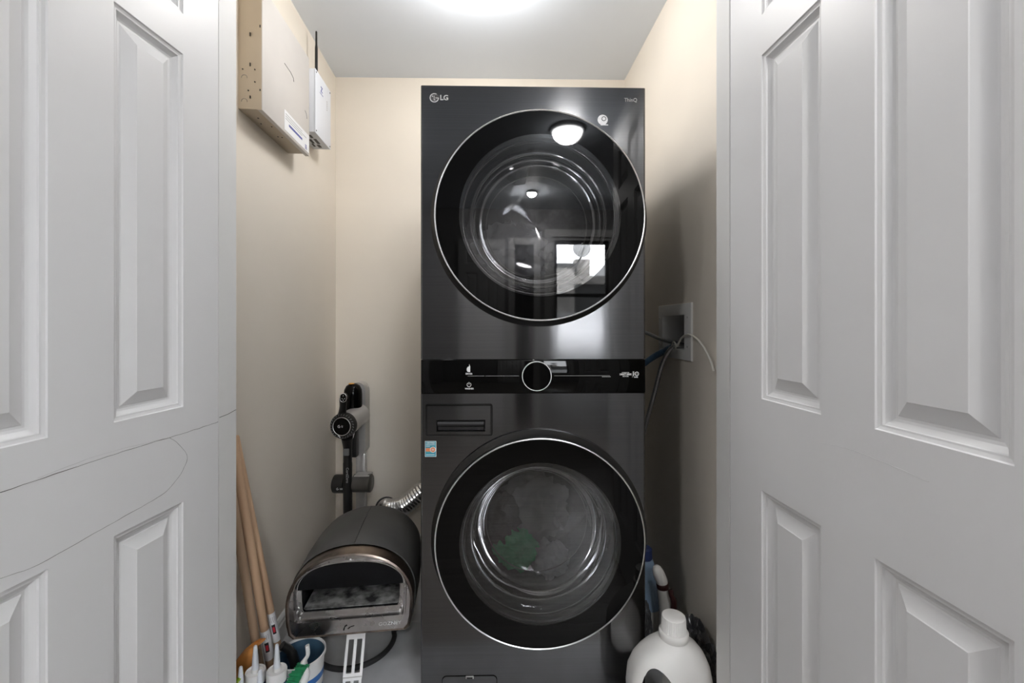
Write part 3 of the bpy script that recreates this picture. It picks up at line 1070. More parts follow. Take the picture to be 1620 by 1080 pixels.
HB = at(1077, 548, 1.655)
hose('supply_hose', 'braid', 'silver braided water hose arching down from the outlet box', [HB + Vector((.055, .02, -.02)), HB + Vector((.0, .0, .002)), at(1062, 551, 1.67), at(1048, 575, 1.70), at(1037, 615, 1.74), at(1026, 655, 1.78), at(1008, 720, 1.84)], .0088)
hose('drain_hose', 'blue_hose', 'thick blue-grey ribbed drain hose from the outlet box', [HB + Vector((.05, .03, -.012)), at(1068, 548, 1.68), at(1050, 556, 1.73), at(1030, 567, 1.80), at(1000, 590, 1.88)], .0125, ribs=1)
hose('supply_hose', 'grey_hose', 'dark grey smooth water hose entering the outlet box from the dryer side', [HB + Vector((.045, .035, .0)), at(1064, 541, 1.70), at(1045, 536, 1.76), at(1024, 527, 1.84), at(1000, 520, 1.9)], .0075)
bm = bmesh.new()
zt = spline([at(1071, 548, 1.60), at(1079, 534, 1.56), at(1090, 528.5, 1.50), at(1103, 536, 1.44), at(1115, 551, 1.39), at(1124, 569, 1.36), at(1129.5, 587, 1.34)], 6)
tube(bm, zt, .0042, 8, flat=.5)
zo = tag(obj('zip_tie', bm, 'ziptie', None, 50), 'white zip tie curling out from the bundled hoses', 'zip tie')
bm = bmesh.new()
hc = at(1066, 549, 1.662)
tube(bm, [hc + Vector((.0, .02 * math.cos(a), .02 * math.sin(a))) for a in [2 * PI * i / 24 for i in range(25)]], .003, 8)
obj('loop', bm, 'ziptie', zo, 50)

# ------------------------------------------------------------------ dryer duct
bm = bmesh.new()
P = spline([at(612, 804, 2.31), at(612, 804, 2.24), at(619, 805, 2.20), at(640, 799, 2.185), at(662, 782, 2.18), at(690, 758, 2.18), at(730, 736, 2.18)], 12)
P2 = []
for a, b in zip(P, P[1:]):
    kk = max(1, int((b - a).length / .0058))
    P2 += [a + (b - a) * i / kk for i in range(kk)]
R = [.049 * (1.0 if i % 2 else .91) + .0006 * noise.noise((i * .9, 0, 0)) for i in range(len(P2))]
tube(bm, P2, R, 28)
dk = tag(obj('vent_duct', bm, 'foil', None, 20), 'silver flexible dryer duct bending out of the back wall', 'duct')
bm = bmesh.new()
lathe(bm, [(.050, -.004), (.060, -.004), (.060, .006), (.050, .006)], 'y', at(612, 804, 2.277), 40, closed=True)
obj('wall_ring', bm, 'rubber_grey', dk, 40)

# ------------------------------------------------------------------ cordless vacuum in the corner
V0 = at(560, 800, 2.17)
V0.z = 0
VC = thing('cordless_vacuum', 'black and silver cordless stick vacuum on its dock in the left corner', 'vacuum', V0)
v = lambda px, py, d: at(px, py, d) - V0
pxm = lambda n, d: n * d / F
# dock column
DD = 2.195
c_l, c_r = v(562, 0, DD).x, v(579.5, 0, DD).x
bm = bmesh.new()
zt_, zb_ = v(0, 604, DD).z, v(0, 720, DD).z
xa, xb = v(555, 0, DD).x, v(580, 0, DD).x
poly = []
rc = (xb - xa) / 2
for i in range(15):
    a = PI * i / 14
    poly.append(Vector(((xa + xb) / 2 + rc * math.cos(a), DD - V0.y - .02, zt_ - rc + rc * math.sin(a))))
poly += [Vector((xa, DD - V0.y - .02, zb_ + .03)), Vector((xa + .02, DD - V0.y - .02, zb_)), Vector((xb - .02, DD - V0.y - .02, zb_)), Vector((xb, DD - V0.y - .02, zb_ + .03))]
prism(bm, poly, .065)
bmesh.ops.bevel(bm, geom=[e for e in bm.edges if e.calc_face_angle(0) > 1.2], offset=.008, segments=3, affect='EDGES')
dock = obj('dock_head', bm, 'silver', VC, 40)
bm = bmesh.new()
box(bm, v(563, 0, DD).x, v(578, 0, DD).x, DD - V0.y - .005, DD - V0.y + .03, .0, zb_ + .01, .006)
obj('dock_pole', bm, 'silver', VC, 40)
bm = bmesh.new()
loft(bm, [se(v(567, 0, DD).x, 0.0, z, a, b, 3.0, 36) for z, a, b in ((0, .11, .10), (.012, .11, .10), (.02, .10, .09))])
obj('dock_base', bm, 'black_matte', VC, 40)
# spare battery / crevice hood: glossy black upright cylinder with amber light on top
bm = bmesh.new()
tp = v(558, 606, 2.15)
lathe(bm, [(.0001, 0), (.018, -.003), (.032, -.013), (.041, -.032), (.043, -.055), (.043, -.150), (.036, -.165), (.0001, -.168)], 'z', tp + Vector((0, .005, 0)), 36)
obj('spare_battery', bm, 'black_gloss', VC, 40)
bm = bmesh.new()
lathe(bm, [(.0001, .003), (.012, .001), (.014, -.002)], 'z', tp + Vector((-.004, -.006, 0)), 20)
obj('charge_light', bm, 'amber', VC, 40)
# motor housing cylinder from the front disc towards the dock
a0, a1 = v(541.5, 674, 2.03), v(566, 655, 2.165)
ax = (a1 - a0).normalized()


def along(bm, p, axd, prof, seg=40, cap0=True, cap1=True):
    u = axd.cross(Vector((0, 0, 1))).normalized()
    w_ = u.cross(axd)
    rings = [[p + axd * h + (u * math.cos(2 * PI * i / seg) + w_ * math.sin(2 * PI * i / seg)) * max(r, 1e-5) for i in range(seg)] for r, h in prof]
    return loft(bm, rings, cap0, cap1)


Ld = (a1 - a0).length
fd = Vector((-.05, -1, 0.02)).normalized()    # disc faces the room
bm = bmesh.new()
along(bm, a0 + Vector((.006, .02, 0)), ax, [(.052, .0), (.053, .03), (.051, Ld * .6), (.050, Ld), (.040, Ld + .01)])
obj('motor_housing', bm, 'silver', VC, 40)
bm = bmesh.new()
along(bm, a0, -fd, [(.0001, -.006), (.040, -.006), (.042, -.004), (.056, -.002), (.059, .004), (.0595, .026), (.054, .034)], 48)
fd_o = obj('filter_cap', bm, 'black_plastic', VC, 30)
bm = bmesh.new()
along(bm, a0 + fd * .0066, -fd, [(.0001, 0), (.0395, 0), (.0395, .002)], 48)
obj('front_disc', bm, 'black_gloss', fd_o, 30)
uu = fd.cross(Vector((0, 0, 1))).normalized()
ww = uu.cross(fd)
bm = bmesh.new()
pr_ = [a0 + fd * .007 + (uu * math.cos(t) + ww * math.sin(t)) * .0408 for t in [2 * PI * i / 48 for i in range(49)]]
tube(bm, pr_, .0013, 8)
obj('disc_ring', bm, 'chrome', fd_o, 40)
for i in range(26):
    t = 2 * PI * i / 26
    p = a0 + fd * .0035 + (uu * math.cos(t) + ww * math.sin(t)) * .0495
    p2 = a0 + fd * .0035 + (uu * math.cos(t + .09) + ww * math.sin(t + .09)) * .056
    bm = bmesh.new()
    tube(bm, [p, p2], .0016, 6)
    obj('vent_rib', bm, 'grey_hose', fd_o)
lgp = a0 + fd * .0074
round_badge(fd_o, lgp.x - .012, lgp.y, lgp.z, .0065, 'label_paper')
text('LG', .0120, 'label_paper', fd_o, (lgp.x + .007, lgp.y + .0008, lgp.z), bold=.0003)
bm = bmesh.new()
tube(bm, [v(535, 688, 2.02), v(538, 692, 2.02)], .0025, 8)
obj('release_button', bm, 'label_paper', fd_o, 40)
# handle with thumb pad
bm = bmesh.new()
hp = spline([v(541, 660, 2.055), v(542, 650, 2.05), v(543, 640, 2.04), v(543, 630, 2.03)], 6)
tube(bm, hp, [.030, .026, .023, .020, .0185, .0175, .017, .0165, .016, .016, .0155, .0155, .016, .016, .0165, .0165, .017, .017, .017][:len(hp)], 20)
hd = obj('handle', bm, 'black_plastic', VC, 50)
bm = bmesh.new()
hx = v(543, 629, 2.01)
prism(bm, rrect(hx.x - .0145, hx.x + .0145, hx.z - .019, hx.z + .019, .0138, hx.y), .02)
obj('thumb_pad', bm, 'black_gloss', hd)
bm = bmesh.new()
lp = rrect(hx.x - .0145, hx.x + .0145, hx.z - .019, hx.z + .019, .0138, hx.y - .0005)
tube(bm, lp + [lp[0]], .0013, 6)
obj('pad_ring', bm, 'chrome', hd)
for dx, dz in ((0, .009), (-.005, -.004), (.006, -.004), (0, -.011)):
    bxo('pad_symbol', 'print_white', hd, hx.x + dx - .0018, hx.x + dx + .0018, hx.y - .0008, hx.y, hx.z + dz - .0015, hx.z + dz + .0015)
# wand
bm = bmesh.new()
tube(bm, [v(549, 692, 2.06), v(549.5, 700, 2.07), v(550, 708, 2.075), v(550, 730, 2.08), v(550, 732, 2.08), v(550.5, 900, 2.11)], [.026, .0225, .020, .0195, .0205, .0205], 24)
wd = obj('wand', bm, 'black_plastic', VC, 40)
for y in (702, 731):
    bm = bmesh.new()
    along(bm, v(550, y, 2.077), Vector((0, 0, -1)), [(.0212, 0), (.0215, .001), (.0215, .004), (.0212, .005)], 28)
    obj('wand_collar', bm, 'silver', wd, 40)
bxo('wand_button', 'grey_hose', wd, v(544.5, 0, 2.06).x, v(553, 0, 2.06).x, v(0, 0, 2.05).y - .0, v(0, 0, 2.06).y, v(0, 720, 2.06).z, v(0, 709, 2.06).z, .003)
text('CordZero', .017, 'print_grey', wd, (v(549, 752, 2.055).x, 2.058 - V0.y, v(549, 752, 2.055).z), rot=(PI / 2, PI / 2, 0))
bm = bmesh.new()
tube(bm, spline([v(565, 668, 2.10), v(559, 690, 2.09), v(556.5, 702, 2.09), v(556.5, 760, 2.10), v(557, 850, 2.11)], 6), .0022, 8)
obj('silver_edge', bm, 'chrome', VC, 40)
bm = bmesh.new()
box(bm, v(557, 0, 2.13).x, v(566, 0, 2.13).x, 2.11 - V0.y, 2.15 - V0.y, v(0, 722, 2.13).z, v(0, 668, 2.13).z, .006)
obj('dust_bin', bm, 'black_plastic', VC, 40)
# two accessory holders either side of the wand
bm = bmesh.new()
lathe(bm, [(.034, 0), (.042, .005), (.043, .012), (.043, .055), (.030, .060)], 'x', (v(526.5, 0, 2.11).x, 2.12 - V0.y, v(0, 766, 2.11).z), 32)
ah = obj('accessory', bm, 'black_plastic', VC, 40)
round_badge(ah, v(533, 0, 2.07).x, 2.076 - V0.y, v(0, 773.5, 2.075).z, .0055, 'label_paper')
text('LG', .0105, 'label_paper', ah, (v(539, 0, 2.07).x, 2.0765 - V0.y, v(0, 773.5, 2.075).z), bold=.0002)
bm = bmesh.new()
lathe(bm, [(.036, 0), (.042, .004), (.042, .070), (.043, .072), (.043, .084), (.038, .088)], 'x', (v(559, 0, 2.12).x, 2.12 - V0.y, v(0, 765, 2.11).z), 32)
ah2 = obj('accessory', bm, 'silver_dark', VC, 40)
bm = bmesh.new()
box(bm, v(562, 0, 2.12).x, v(586, 0, 2.12).x, 2.10 - V0.y, 2.16 - V0.y, v(0, 752.5, 2.12).z - .003, v(0, 750, 2.12).z, .002)
obj('accessory_lid', bm, 'silver', ah2, 40)
bm = bmesh.new()
loft(bm, [se(v(552, 0, 2.1).x, v(0, 0, 2.1).y, z, a, b, 3.5, 36) for z, a, b in ((.015, .11, .05), (.05, .11, .05), (.07, .09, .04), (.085, .03, .03), (.12, .022, .022))])
obj('floor_head', bm, 'black_plastic', VC, 40)

# ------------------------------------------------------------------ pizza oven
OV0 = Vector((-0.507, 1.385, 0.0))
OV = thing('pizza_oven', 'dark grey portable pizza oven with arched steel front on folding legs', 'pizza oven', OV0, math.radians(7.5))
ZB = .195


def arch(hw, h, zc=0.0, n=40, taper=.92, e=2.15):
    """Closed D-shaped outline in xz: flat bottom, leaning lower sides, elliptical top."""
    out = []
    zs = h * 0.36
    for i in range(n + 1):
        a = PI * i / n
        c, s = math.cos(a), math.sin(a)
        out.append((hw * math.copysign(abs(c) ** (2 / e), c), zs + (h - zs) * abs(s) ** (2 / e)))
    b = hw * taper
    out += [(-hw * .985, zs * .45), (-b - .006, .012), (-b + .006, .0), (b - .006, .0), (b + .006, .012), (hw * .985, zs * .45)]
    return [(x, z + zc) for x, z in out]


def ring_at(ol, y):
    return [Vector((x, y, z)) for x, z in ol]


# silicone jacket with domed back
bm = bmesh.new()
rings = []
for y, s in ((.055, .985), (.058, 1.0), (.20, 1.02), (.30, 1.01), (.36, .975), (.395, .91), (.42, .80), (.435, .64), (.442, .40), (.444, .10)):
    hw, h = .197 * s, .262 * s
    rings.append(ring_at(arch(hw, h, ZB + (.262 - h) * .38 - .002), y))
loft(bm, rings, False, True)
jk = obj('jacket', bm, 'jacket', OV, 40)
bm = bmesh.new()
tube(bm, [(0, .058, ZB + .2605), (0, .20, ZB + .2655), (0, .30, ZB + .2630), (0, .36, ZB + .2555), (0, .395, ZB + .243), (0, .42, ZB + .222)], .0022, 8)
obj('jacket_seam', bm, 'jacket', jk, 50)
# steel band and face
bm = bmesh.new()
loft(bm, [ring_at(arch(.1935, .254, ZB), .062), ring_at(arch(.1935, .254, ZB), .008), ring_at(arch(.1925, .252, ZB + .001), .002), ring_at(arch(.187, .245, ZB + .003), .0), ring_at(arch(.183, .239, ZB + .005), .004)], False, False)
obj('front_band', bm, 'oven_band', OV, 40)
# face plate with the arched window: outer arch to inner arch
OP_HW, OP_Z0 = .166, ZB + .052


def inner_arch(hw, z0, zt, n=40):
    out = []
    zs = z0 + (zt - z0) * .45
    for i in range(n + 1):
        a = PI * i / n
        c, s = math.cos(a), math.sin(a)
        out.append((hw * math.copysign(abs(c) ** (2 / 2.4), c), zs + (zt - zs) * abs(s) ** (2 / 2.4)))
    out += [(-hw * .995, z0 + .035), (-hw * .975, z0 + .006), (-hw * .95, z0), (hw * .95, z0), (hw * .975, z0 + .006), (hw * .995, z0 + .035)]
    return out


bm = bmesh.new()
loft(bm, [ring_at(arch(.183, .239, ZB + .005), .004), ring_at(inner_arch(.173, ZB + .045, ZB + .233), .005), ring_at(inner_arch(.171, ZB + .047, ZB + .231), .0005),
          ring_at(inner_arch(.168, ZB + .050, ZB + .228), .0005), ring_at(inner_arch(.166, ZB + .052, ZB + .226), .006), ring_at(inner_arch(.164, ZB + .054, ZB + .224), .016)], False, False)
obj('face_plate', bm, 'oven_steel', OV, 35)
# ledge strip under the mouth
bm = bmesh.new()
loft(bm, [ring_at(inner_arch(.164, ZB + .054, ZB + .224), .016), ring_at(inner_arch(.150, ZB + .0725, ZB + .20), .019)], False, False)
obj('mouth_frame', bm, 'oven_steel', OV, 35)
# sooty baffle over the upper half of the mouth
bm = bmesh.new()
pts = [(x, z) for x, z in inner_arch(.162, ZB + .056, ZB + .222) if z > ZB + .146]
pts = [(.161, ZB + .142)] + pts + [(-.161, ZB + .142)]
prism(bm, [Vector((x, .016, z)) for x, z in pts], .006)
bf = obj('baffle', bm, 'soot', OV)
# the opening rim and the chamber
mo = [(.150, ZB + .142), (.154, ZB + .110), (.155, ZB + .085), (.150, ZB + .076), (.142, ZB + .072), (-.142, ZB + .072), (-.150, ZB + .076), (-.155, ZB + .085), (-.154, ZB + .110), (-.150, ZB + .142)]
bm = bmesh.new()
loft(bm, [[Vector((x * s, y, z)) for x, z in mo] for y, s in ((.017, 1.0), (.03, .99), (.20, .99), (.36, .93))], False, True)
obj('chamber', bm, 'soot', OV, 40)
bxo('baking_stone', 'stone', OV, -.150, .150, .028, .34, ZB + .066, ZB + .0755, .003)
for x, z in ((0, ZB + .233), (.152, ZB + .06), (-.152, ZB + .06), (-.158, ZB + .08)):
    bm = bmesh.new()
    lathe(bm, [(.0001, -.003), (.003, -.002), (.0035, .006)], 'y', (x, .004, z), 12)
    obj('bolt', bm, 'chrome', OV, 40)
text('GOZNEY', .0150, 'print_white', OV, (.121, .0028, ZB + .024), sx=1.15)
bm = bmesh.new()
tube(bm, [(-.020, .0035, ZB + .015), (-.016, .0035, ZB + .026), (-.010, .0035, ZB + .030)], .0022, 6)
tube(bm, [(-.008, .0035, ZB + .018), (.002, .0035, ZB + .024), (.012, .0035, ZB + .026)], .0012, 6)
obj('scorch_mark', bm, 'soot', OV)


def slotted_leg(cx, ya, za, yb, zb, wdt, yc, zc):
    """Folding leg: two slotted plates hinged together, a foot at the end."""
    o = None
    for (y0, z0), (y1, z1), w0, w1, rows in (((ya, za), (yb, zb), wdt, wdt, ((.03, .22), (.34, .93))), ((yb, zb), (yc, zc), wdt * .97, wdt * .90, ((.12, .90),))):
        d = Vector((0, y1 - y0, z1 - z0))
        ln = d.length
        d.normalize()
        nrm = d.cross(Vector((1, 0, 0)))
        holes = []
        for a, b in rows:
            holes += [(-.72, -.16, a * ln, b * ln), (.16, .72, a * ln, b * ln)]

        def to(u, v_, s):
            ww = (w0 + (w1 - w0) * v_ / ln) / 2
            return Vector((cx + u * ww, y0, z0)) + d * v_ + nrm * (.0025 * s)
        p = obj('leg_plate', slab(bmesh.new(), -1, 1, 0, ln, holes, to), 'leg_steel', o or OV)
        if o is None:
            o = p
            p.name = 'leg'
    bm = bmesh.new()
    tube(bm, [(cx - wdt / 2, yb, zb), (cx + wdt / 2, yb, zb)], .003, 10)
    obj('leg_hinge', bm, 'silver', o, 40)
    bxo('leg_foot', 'black_plastic', o, cx - wdt / 2, cx + wdt / 2, yc - .012, yc + .012, 0, zc + .004, .003)
    return o


slotted_leg(.010, .062, ZB + .004, -.012, .072, .058, -.045, .006)
for sx in (-1, 1):
    slotted_leg(sx * .13, .30, ZB + .004, .36, .075, .05, .39, .006)
bm = bmesh.new()
box(bm, -.08, .08, .10, .36, ZB - .035, ZB + .002, .008)
obj('burner_housing', bm, 'black_matte', OV, 40)
bm = bmesh.new()
tube(bm, [(.03, .09, ZB + .015), (.20, .09, ZB + .015)], .0001)
bm.free()
# gas hose lying in a loop on the floor
bm = bmesh.new()
gp = [(-.46, 1.70, .15), (-.435, 1.72, .06), (-.435, 1.70, .0095)]
for i in range(22):
    a = math.radians(25 - 16.5 * i)
    gp.append((-.572 + .137 * math.cos(a), 1.622 + .137 * math.sin(a), .0095 + .0002 * i))
tube(bm, spline(gp, 5), .0088, 14)
tag(obj('gas_hose', bm, 'rubber_grey' if False else 'black_matte', None, 50), 'black rubber gas hose looped on the floor under the oven', 'hose')

# ------------------------------------------------------------------ wooden poles against the left wall


def pole(m, label, b, t, r, sticker=True):
    b, t = Vector(b), Vector(t)
    d = (t - b).normalized()
    b0 = b + d * ((0.012 - b.z) / d.z)
    L_ = (t - b0).length
    root = bpy.data.objects.new('wooden_pole', None)
    C.objects.link(root)
    root.location = b0
    root.rotation_mode = 'QUATERNION'
    root.rotation_quaternion = d.to_track_quat('Z', 'X')
    tag(root, label, 'pole', 'wooden poles on the left wall')
    bm = bmesh.new()
    lathe(bm, [(r * .9, 0), (r, .003), (r, L_ - .003), (r * .9, L_)], 'z', seg=24)
    obj('shaft', bm, m, root, 50)
    if sticker:
        s0 = (b - b0).length
        bm = bmesh.new()
        lathe(bm, [(r + .0005, s0), (r + .0006, s0 + .10)], 'z', seg=32, cap0=False, cap1=False)
        w_ = obj('paper_wrap', bm, 'label_paper', root, 50)
        M = root.rotation_quaternion.to_matrix()
        view = M.inverted() @ (Vector((0, 0, H)) - b)
        a_ = math.atan2(view.y, view.x)

        def patch(name, mm, z0, z1, da, off, rr):
            bm = bmesh.new()
            rings = [[Vector(((r + rr) * math.cos(a_ + off + q), (r + rr) * math.sin(a_ + off + q), z)) for q in [da * (i / 8 - .5) for i in range(9)]] for z in (s0 + z0, s0 + z1)]
            v0 = [bm.verts.new(p) for p in rings[0]]
            v1 = [bm.verts.new(p) for p in rings[1]]
            for i in range(8):
                bm.faces.new((v0[i], v0[i + 1], v1[i + 1], v1[i]))
            obj(name, bm, mm, w_)
        patch('black_print', 'print_dark', .030, .062, .85, -.1, .0009)
        patch('red_print', 'red_print', .036, .054, .5, -.1, .0012)
        for i in range(4):
            patch('barcode_bar', 'print_grey', .070, .088, .10, -.75 + .42 * i, .0009)
    return root


pole('wood_pole', 'thick wooden pole with paper wrap leaning nearest the door jamb corner', at(426, 1040, 1.375), at(367, 690, 1.27), .0125)
pole('wood_pole', 'slimmer wooden pole with paper wrap just behind the thick one', at(437.5, 1012, 1.42), at(372, 690, 1.335), .0110)
pole('wood_pole_dark', 'bare darker wooden pole half hidden by the left door jamb', at(403, 1005, 1.33), at(363, 760, 1.235), .012, False)

# ------------------------------------------------------------------ clutter by the left jamb
def caulk(label, loc, nz, tilt=(0, 0), lean=0.0, cap='caulk_white', hgt=.285):
    t = thing('sealant_tube', label, 'sealant tube', loc, 0, 'sealant tubes by the left jamb')
    t.rotation_euler = (tilt[0], tilt[1], 0)
    r = .0245
    z0 = .0
    bm = bmesh.new()
    lathe(bm, [(r, z0), (r, hgt - .012)], 'z', seg=32)
    b = obj('barrel', bm, 'label_paper', t, 40)
    bm = bmesh.new()
    lathe(bm, [(r + .0004, hgt - .065), (r + .0004, hgt - .03)], 'z', seg=32, cap0=False, cap1=False)
    obj('printed_band', bm, 'navy', b, 40)
    bm = bmesh.new()
    lathe(bm, [(r + .001, hgt - .028), (r + .0015, hgt - .004), (r, hgt), (r - .003, hgt - .0005), (r - .0045, hgt - .004), (.010, hgt - .003), (.0095, hgt + .006), (.0001, hgt + .006)], 'z', seg=40)
    obj('shoulder', bm, cap, t, 40)
    bm = bmesh.new()
    lathe(bm, [(.0098, hgt), (.0085, hgt + .012), (.0072, hgt + nz * .55), (.0045, hgt + nz * .97), (.0030, hgt + nz), (.0001, hgt + nz - .001)], 'z', seg=24)
    obj('nozzle', bm, 'nozzle', t, 40)
    return t


def put(px, py, d, hgt):
    p = at(px, py, d)
    return (p.x, p.y, p.z - hgt)


TL = at(404, 1060, 1.215)
TR = at(438, 1058, 1.215)
caulk('white sealant tube with cut nozzle standing second from the left jamb', (TL.x, 1.215, 0), .068, hgt=TL.z)
caulk('white sealant tube next to the green brush', (TR.x, 1.215, 0), .068, hgt=TR.z)
caulk('low sealant tube with only its pale nozzle showing at the left jamb', (-.7125, 1.162, 0), .080, hgt=.188)
caulk('low sealant tube with nozzle tip showing between the two white ones', (-.6615, 1.162, 0), .072, hgt=.188)
# leather coloured pouch behind the tubes
bm = bmesh.new()
p0, p1, p2, p3 = at(382, 1062, 1.263), at(390, 1036, 1.265), at(400, 1020, 1.270), at(412, 1016, 1.275)
rings = []
for i, (p, a, b) in enumerate(((Vector((p0.x, p0.y, .0)), .036, .018), (p0, .040, .020), (p1, .038, .020), (p2, .030, .018), (p3, .016, .014))):
    rings.append([p + Vector((a * math.cos(q) * .9 - .0, b * math.sin(q), a * math.cos(q) * .55 * (1 if i else 0))) for q in [2 * PI * k / 20 for k in range(20)]])
rr2 = []
for k in range(len(rings) - 1):
    for s in range(4):
        rr2.append([rings[k][q].lerp(rings[k + 1][q], s / 4) for q in range(20)])
rr2.append(rings[-1])
loft(bm, rr2)
tag(obj('leather_pouch', bm, 'leather', None, 60), 'orange-brown leather-like pouch bent over behind the sealant tubes', 'pouch')
bm = bmesh.new()
gg = at(376, 1082, 1.16)
tube(bm, spline([gg + Vector((0, 0, -.1)), gg, gg + Vector((.006, 0, .016)), gg + Vector((.003, .01, .022))], 5), .006, 10)
tag(obj('lime_strap', bm, 'lime', None, 50), 'bright lime strap end beside the left door jamb', 'strap')

# bucket with brush
BK = thing('bucket', 'white and blue printed plastic bucket in front of the oven', 'bucket', (-0.592, 1.345, 0))
BK.location = (-0.628, 1.315, 0)
bh = .193
bm = bmesh.new()
lathe(bm, [(.053, 0), (.055, .002), (.066, bh - .012), (.0695, bh - .010), (.070, bh), (.067, bh + .001), (.0655, bh - .006), (.053, .006)], 'z', seg=48, cap0=True, cap1=True)
obj('body', bm, 'caulk_white', BK, 40)
bm = bmesh.new()
lathe(bm, [(.0566, .02), (.0647, bh - .032)], 'z', seg=48, cap0=False, cap1=False)
pb = obj('printed_band', bm, 'bucket_blue', BK, 40)
bm = bmesh.new()
lathe(bm, [(.0618, .100), (.0634, .125)], 'z', seg=48, cap0=False, cap1=False)
obj('white_stripe', bm, 'caulk_white', pb, 40)
bm = bmesh.new()
lathe(bm, [(.0654, bh - .006), (.0530, .010), (.0001, .009)], 'z', seg=48, cap0=False, cap1=False)
obj('inner_wall', bm, 'bucket_inner', BK, 40)
bl = BK.location.copy()
# dark tool in the bucket
bm = bmesh.new()
tube(bm, spline([bl + Vector((-.005, .01, .03)), bl + Vector((-.018, .006, .14)), bl + Vector((-.030, .0, .195)), bl + Vector((-.050, -.012, .222))], 6), [.012] * 6 + [.014] * 6 + [.012] * 7, 12)
tag(obj('tool_handle', bm, 'black_plastic', None, 50), 'black tool handle sticking out of the bucket', 'tool')
BRp = Vector((-.612, 1.245, 0))
BRU = thing('scrub_brush', 'green bristled scrub brush with white handle hanging in the bucket', 'brush', BRp)
bm = bmesh.new()
c0, c1, c2, c3 = at(486, 1020, 1.275) - BRp, at(487, 1035, 1.27) - BRp, at(482, 1045, 1.26) - BRp, at(480, 1056, 1.25) - BRp
c4, c5 = at(484, 1066, 1.24) - BRp, at(478, 1084, 1.22) - BRp
tube(bm, spline([c0, c1, c2, c3, c4, c5], 6), [.0075] * 10 + [.0078, .009, .011, .013, .014] + [.015] * 16, 14, flat=.7)
obj('handle', bm, 'caulk_white', BRU, 50)
bm = bmesh.new()
hc_ = at(470, 1062, 1.235) - BRp
random.seed(3)
for i in range(17):
    for j in range(11):
        u_, v_ = (i / 16 - .5), (j / 10 - .5)
        if u_ * u_ * 4 + v_ * v_ * 4 > 1.05:
            continue
        p = c4.lerp(hc_, .25) + Vector((u_ * .022, v_ * .055, v_ * -.012 + u_ * .050 - .004))
        q = p + Vector((-.030 + random.uniform(-.004, .004), -.004 + random.uniform(-.004, .004), .004 + random.uniform(-.004, .004)))
        tube(bm, [p, q], [.0017, .0012], 5)
tag(obj('bristles', bm, 'bristle_green', BRU), kind='stuff')

# ------------------------------------------------------------------ detergent jug and things on the right
JG = thing('detergent_jug', 'white plastic detergent jug with ribbed cap in front of the washer', 'jug', (0.421, 1.188, 0), math.radians(0))
hts = [(0, .098, .058, 4), (.006, .104, .063, 4), (.19, .109, .066, 4), (.235, .106, .066, 3.4), (.265, .098, .063, 3.0), (.288, .085, .058, 2.7), (.306, .068, .051, 2.5), (.319, .050, .043, 2.2), (.328, .038, .036, 2.0), (.336, .0345, .0345, 2.0)]
bm = bmesh.new()
rings = []
for z, a, b, n in hts:
    sh = .013 * max(0, (z - .24) / .09)
    rings.append(se(sh, 0, z, a, b, n, 56))
loft(bm, rings)
# handle opening: cut a slanted stadium through the body
body = obj('body', bm, 'white_plastic', JG, 50)
bmc = bmesh.new()
HOLE = [Vector((x, -.15, z)) for x, z in ((-.088, .12), (-.090, .215), (-.083, .252), (-.067, .276), (-.048, .282), (-.026, .268), (-.006, .238), (.004, .20), (.002, .12), (-.02, .10), (-.07, .10))]
HOLE = spline([HOLE[-1]] + HOLE + [HOLE[0]], 5)[5:-5]
prism(bmc, HOLE[:-1] if (HOLE[0] - HOLE[-1]).length < 1e-4 else HOLE, .30)
cut = obj('cutter', bmc, 'white_plastic', None)
cut.parent = JG
md = body.modifiers.new('b', 'BOOLEAN')
md.operation = 'DIFFERENCE'
md.object = cut
md.solver = 'EXACT'
dg = bpy.context.evaluated_depsgraph_get()
me2 = bpy.data.meshes.new_from_object(body.evaluated_get(dg))
body.modifiers.clear()
body.data = me2
bm = bmesh.new()
bm.from_mesh(me2)
bm.free()
me2.shade_smooth()
me2.set_sharp_from_angle(angle=math.radians(50))
bpy.data.objects.remove(cut)
bm = bmesh.new()
lathe(bm, [(.036, .326), (.0385, .330), (.0385, .344), (.036, .347), (.033, .348)], 'z', (.013, 0, 0), 48)
obj('neck_collar', bm, 'white_plastic', JG, 40)
bm = bmesh.new()
rings = []
for z, r in ((.345, .0325), (.378, .0315), (.3845, .030), (.386, .027)):
    ring = []
    for i in range(144):
        a = 2 * PI * i / 144
        q = r - (.0009 if (i // 2) % 2 and z < .38 else 0)
        ring.append(Vector((.013 + q * math.cos(a), q * math.sin(a), z)))
    rings.append(ring)
loft(bm, rings)
obj('cap', bm, 'cap_plastic', JG, 30)

SP = thing('spray_bottle', 'pale ribbed bottle with maroon collar and slanted oval top', 'bottle', (at(1055, 960, 1.50).x, 1.50, 0))
bm = bmesh.new()
tl = at(1049, 928, 1.50) - SP.location
pr2 = [(Vector((.004, 0, 0)), .030), (Vector((.004, 0, .10)), .032)]
pts = spline([(.006, 0, 0), (.006, 0, .10), (.004, 0, .18), (tl.x, 0, tl.z)], 12)
R = []
for i, p in enumerate(pts):
    z = p.z
    r = .033 if z < .12 else .033 - (z - .12) / (tl.z - .12) * .0125
    if .17 < z < .225:
        r += .0007 * (1 if i % 2 else -1)
    R.append(r)
tube(bm, pts, R, 28)
obj('body', bm, 'bottle_white', SP, 40)
bm = bmesh.new()
along(bm, tl + Vector((0, 0, -.004)), Vector((-.12, 0, 1)).normalized(), [(.0195, 0), (.021, .002), (.021, .017), (.0195, .019)], 28)
obj('collar', bm, 'maroon', SP, 40)
bm = bmesh.new()
axd = Vector((-.42, -.10, 1)).normalized()
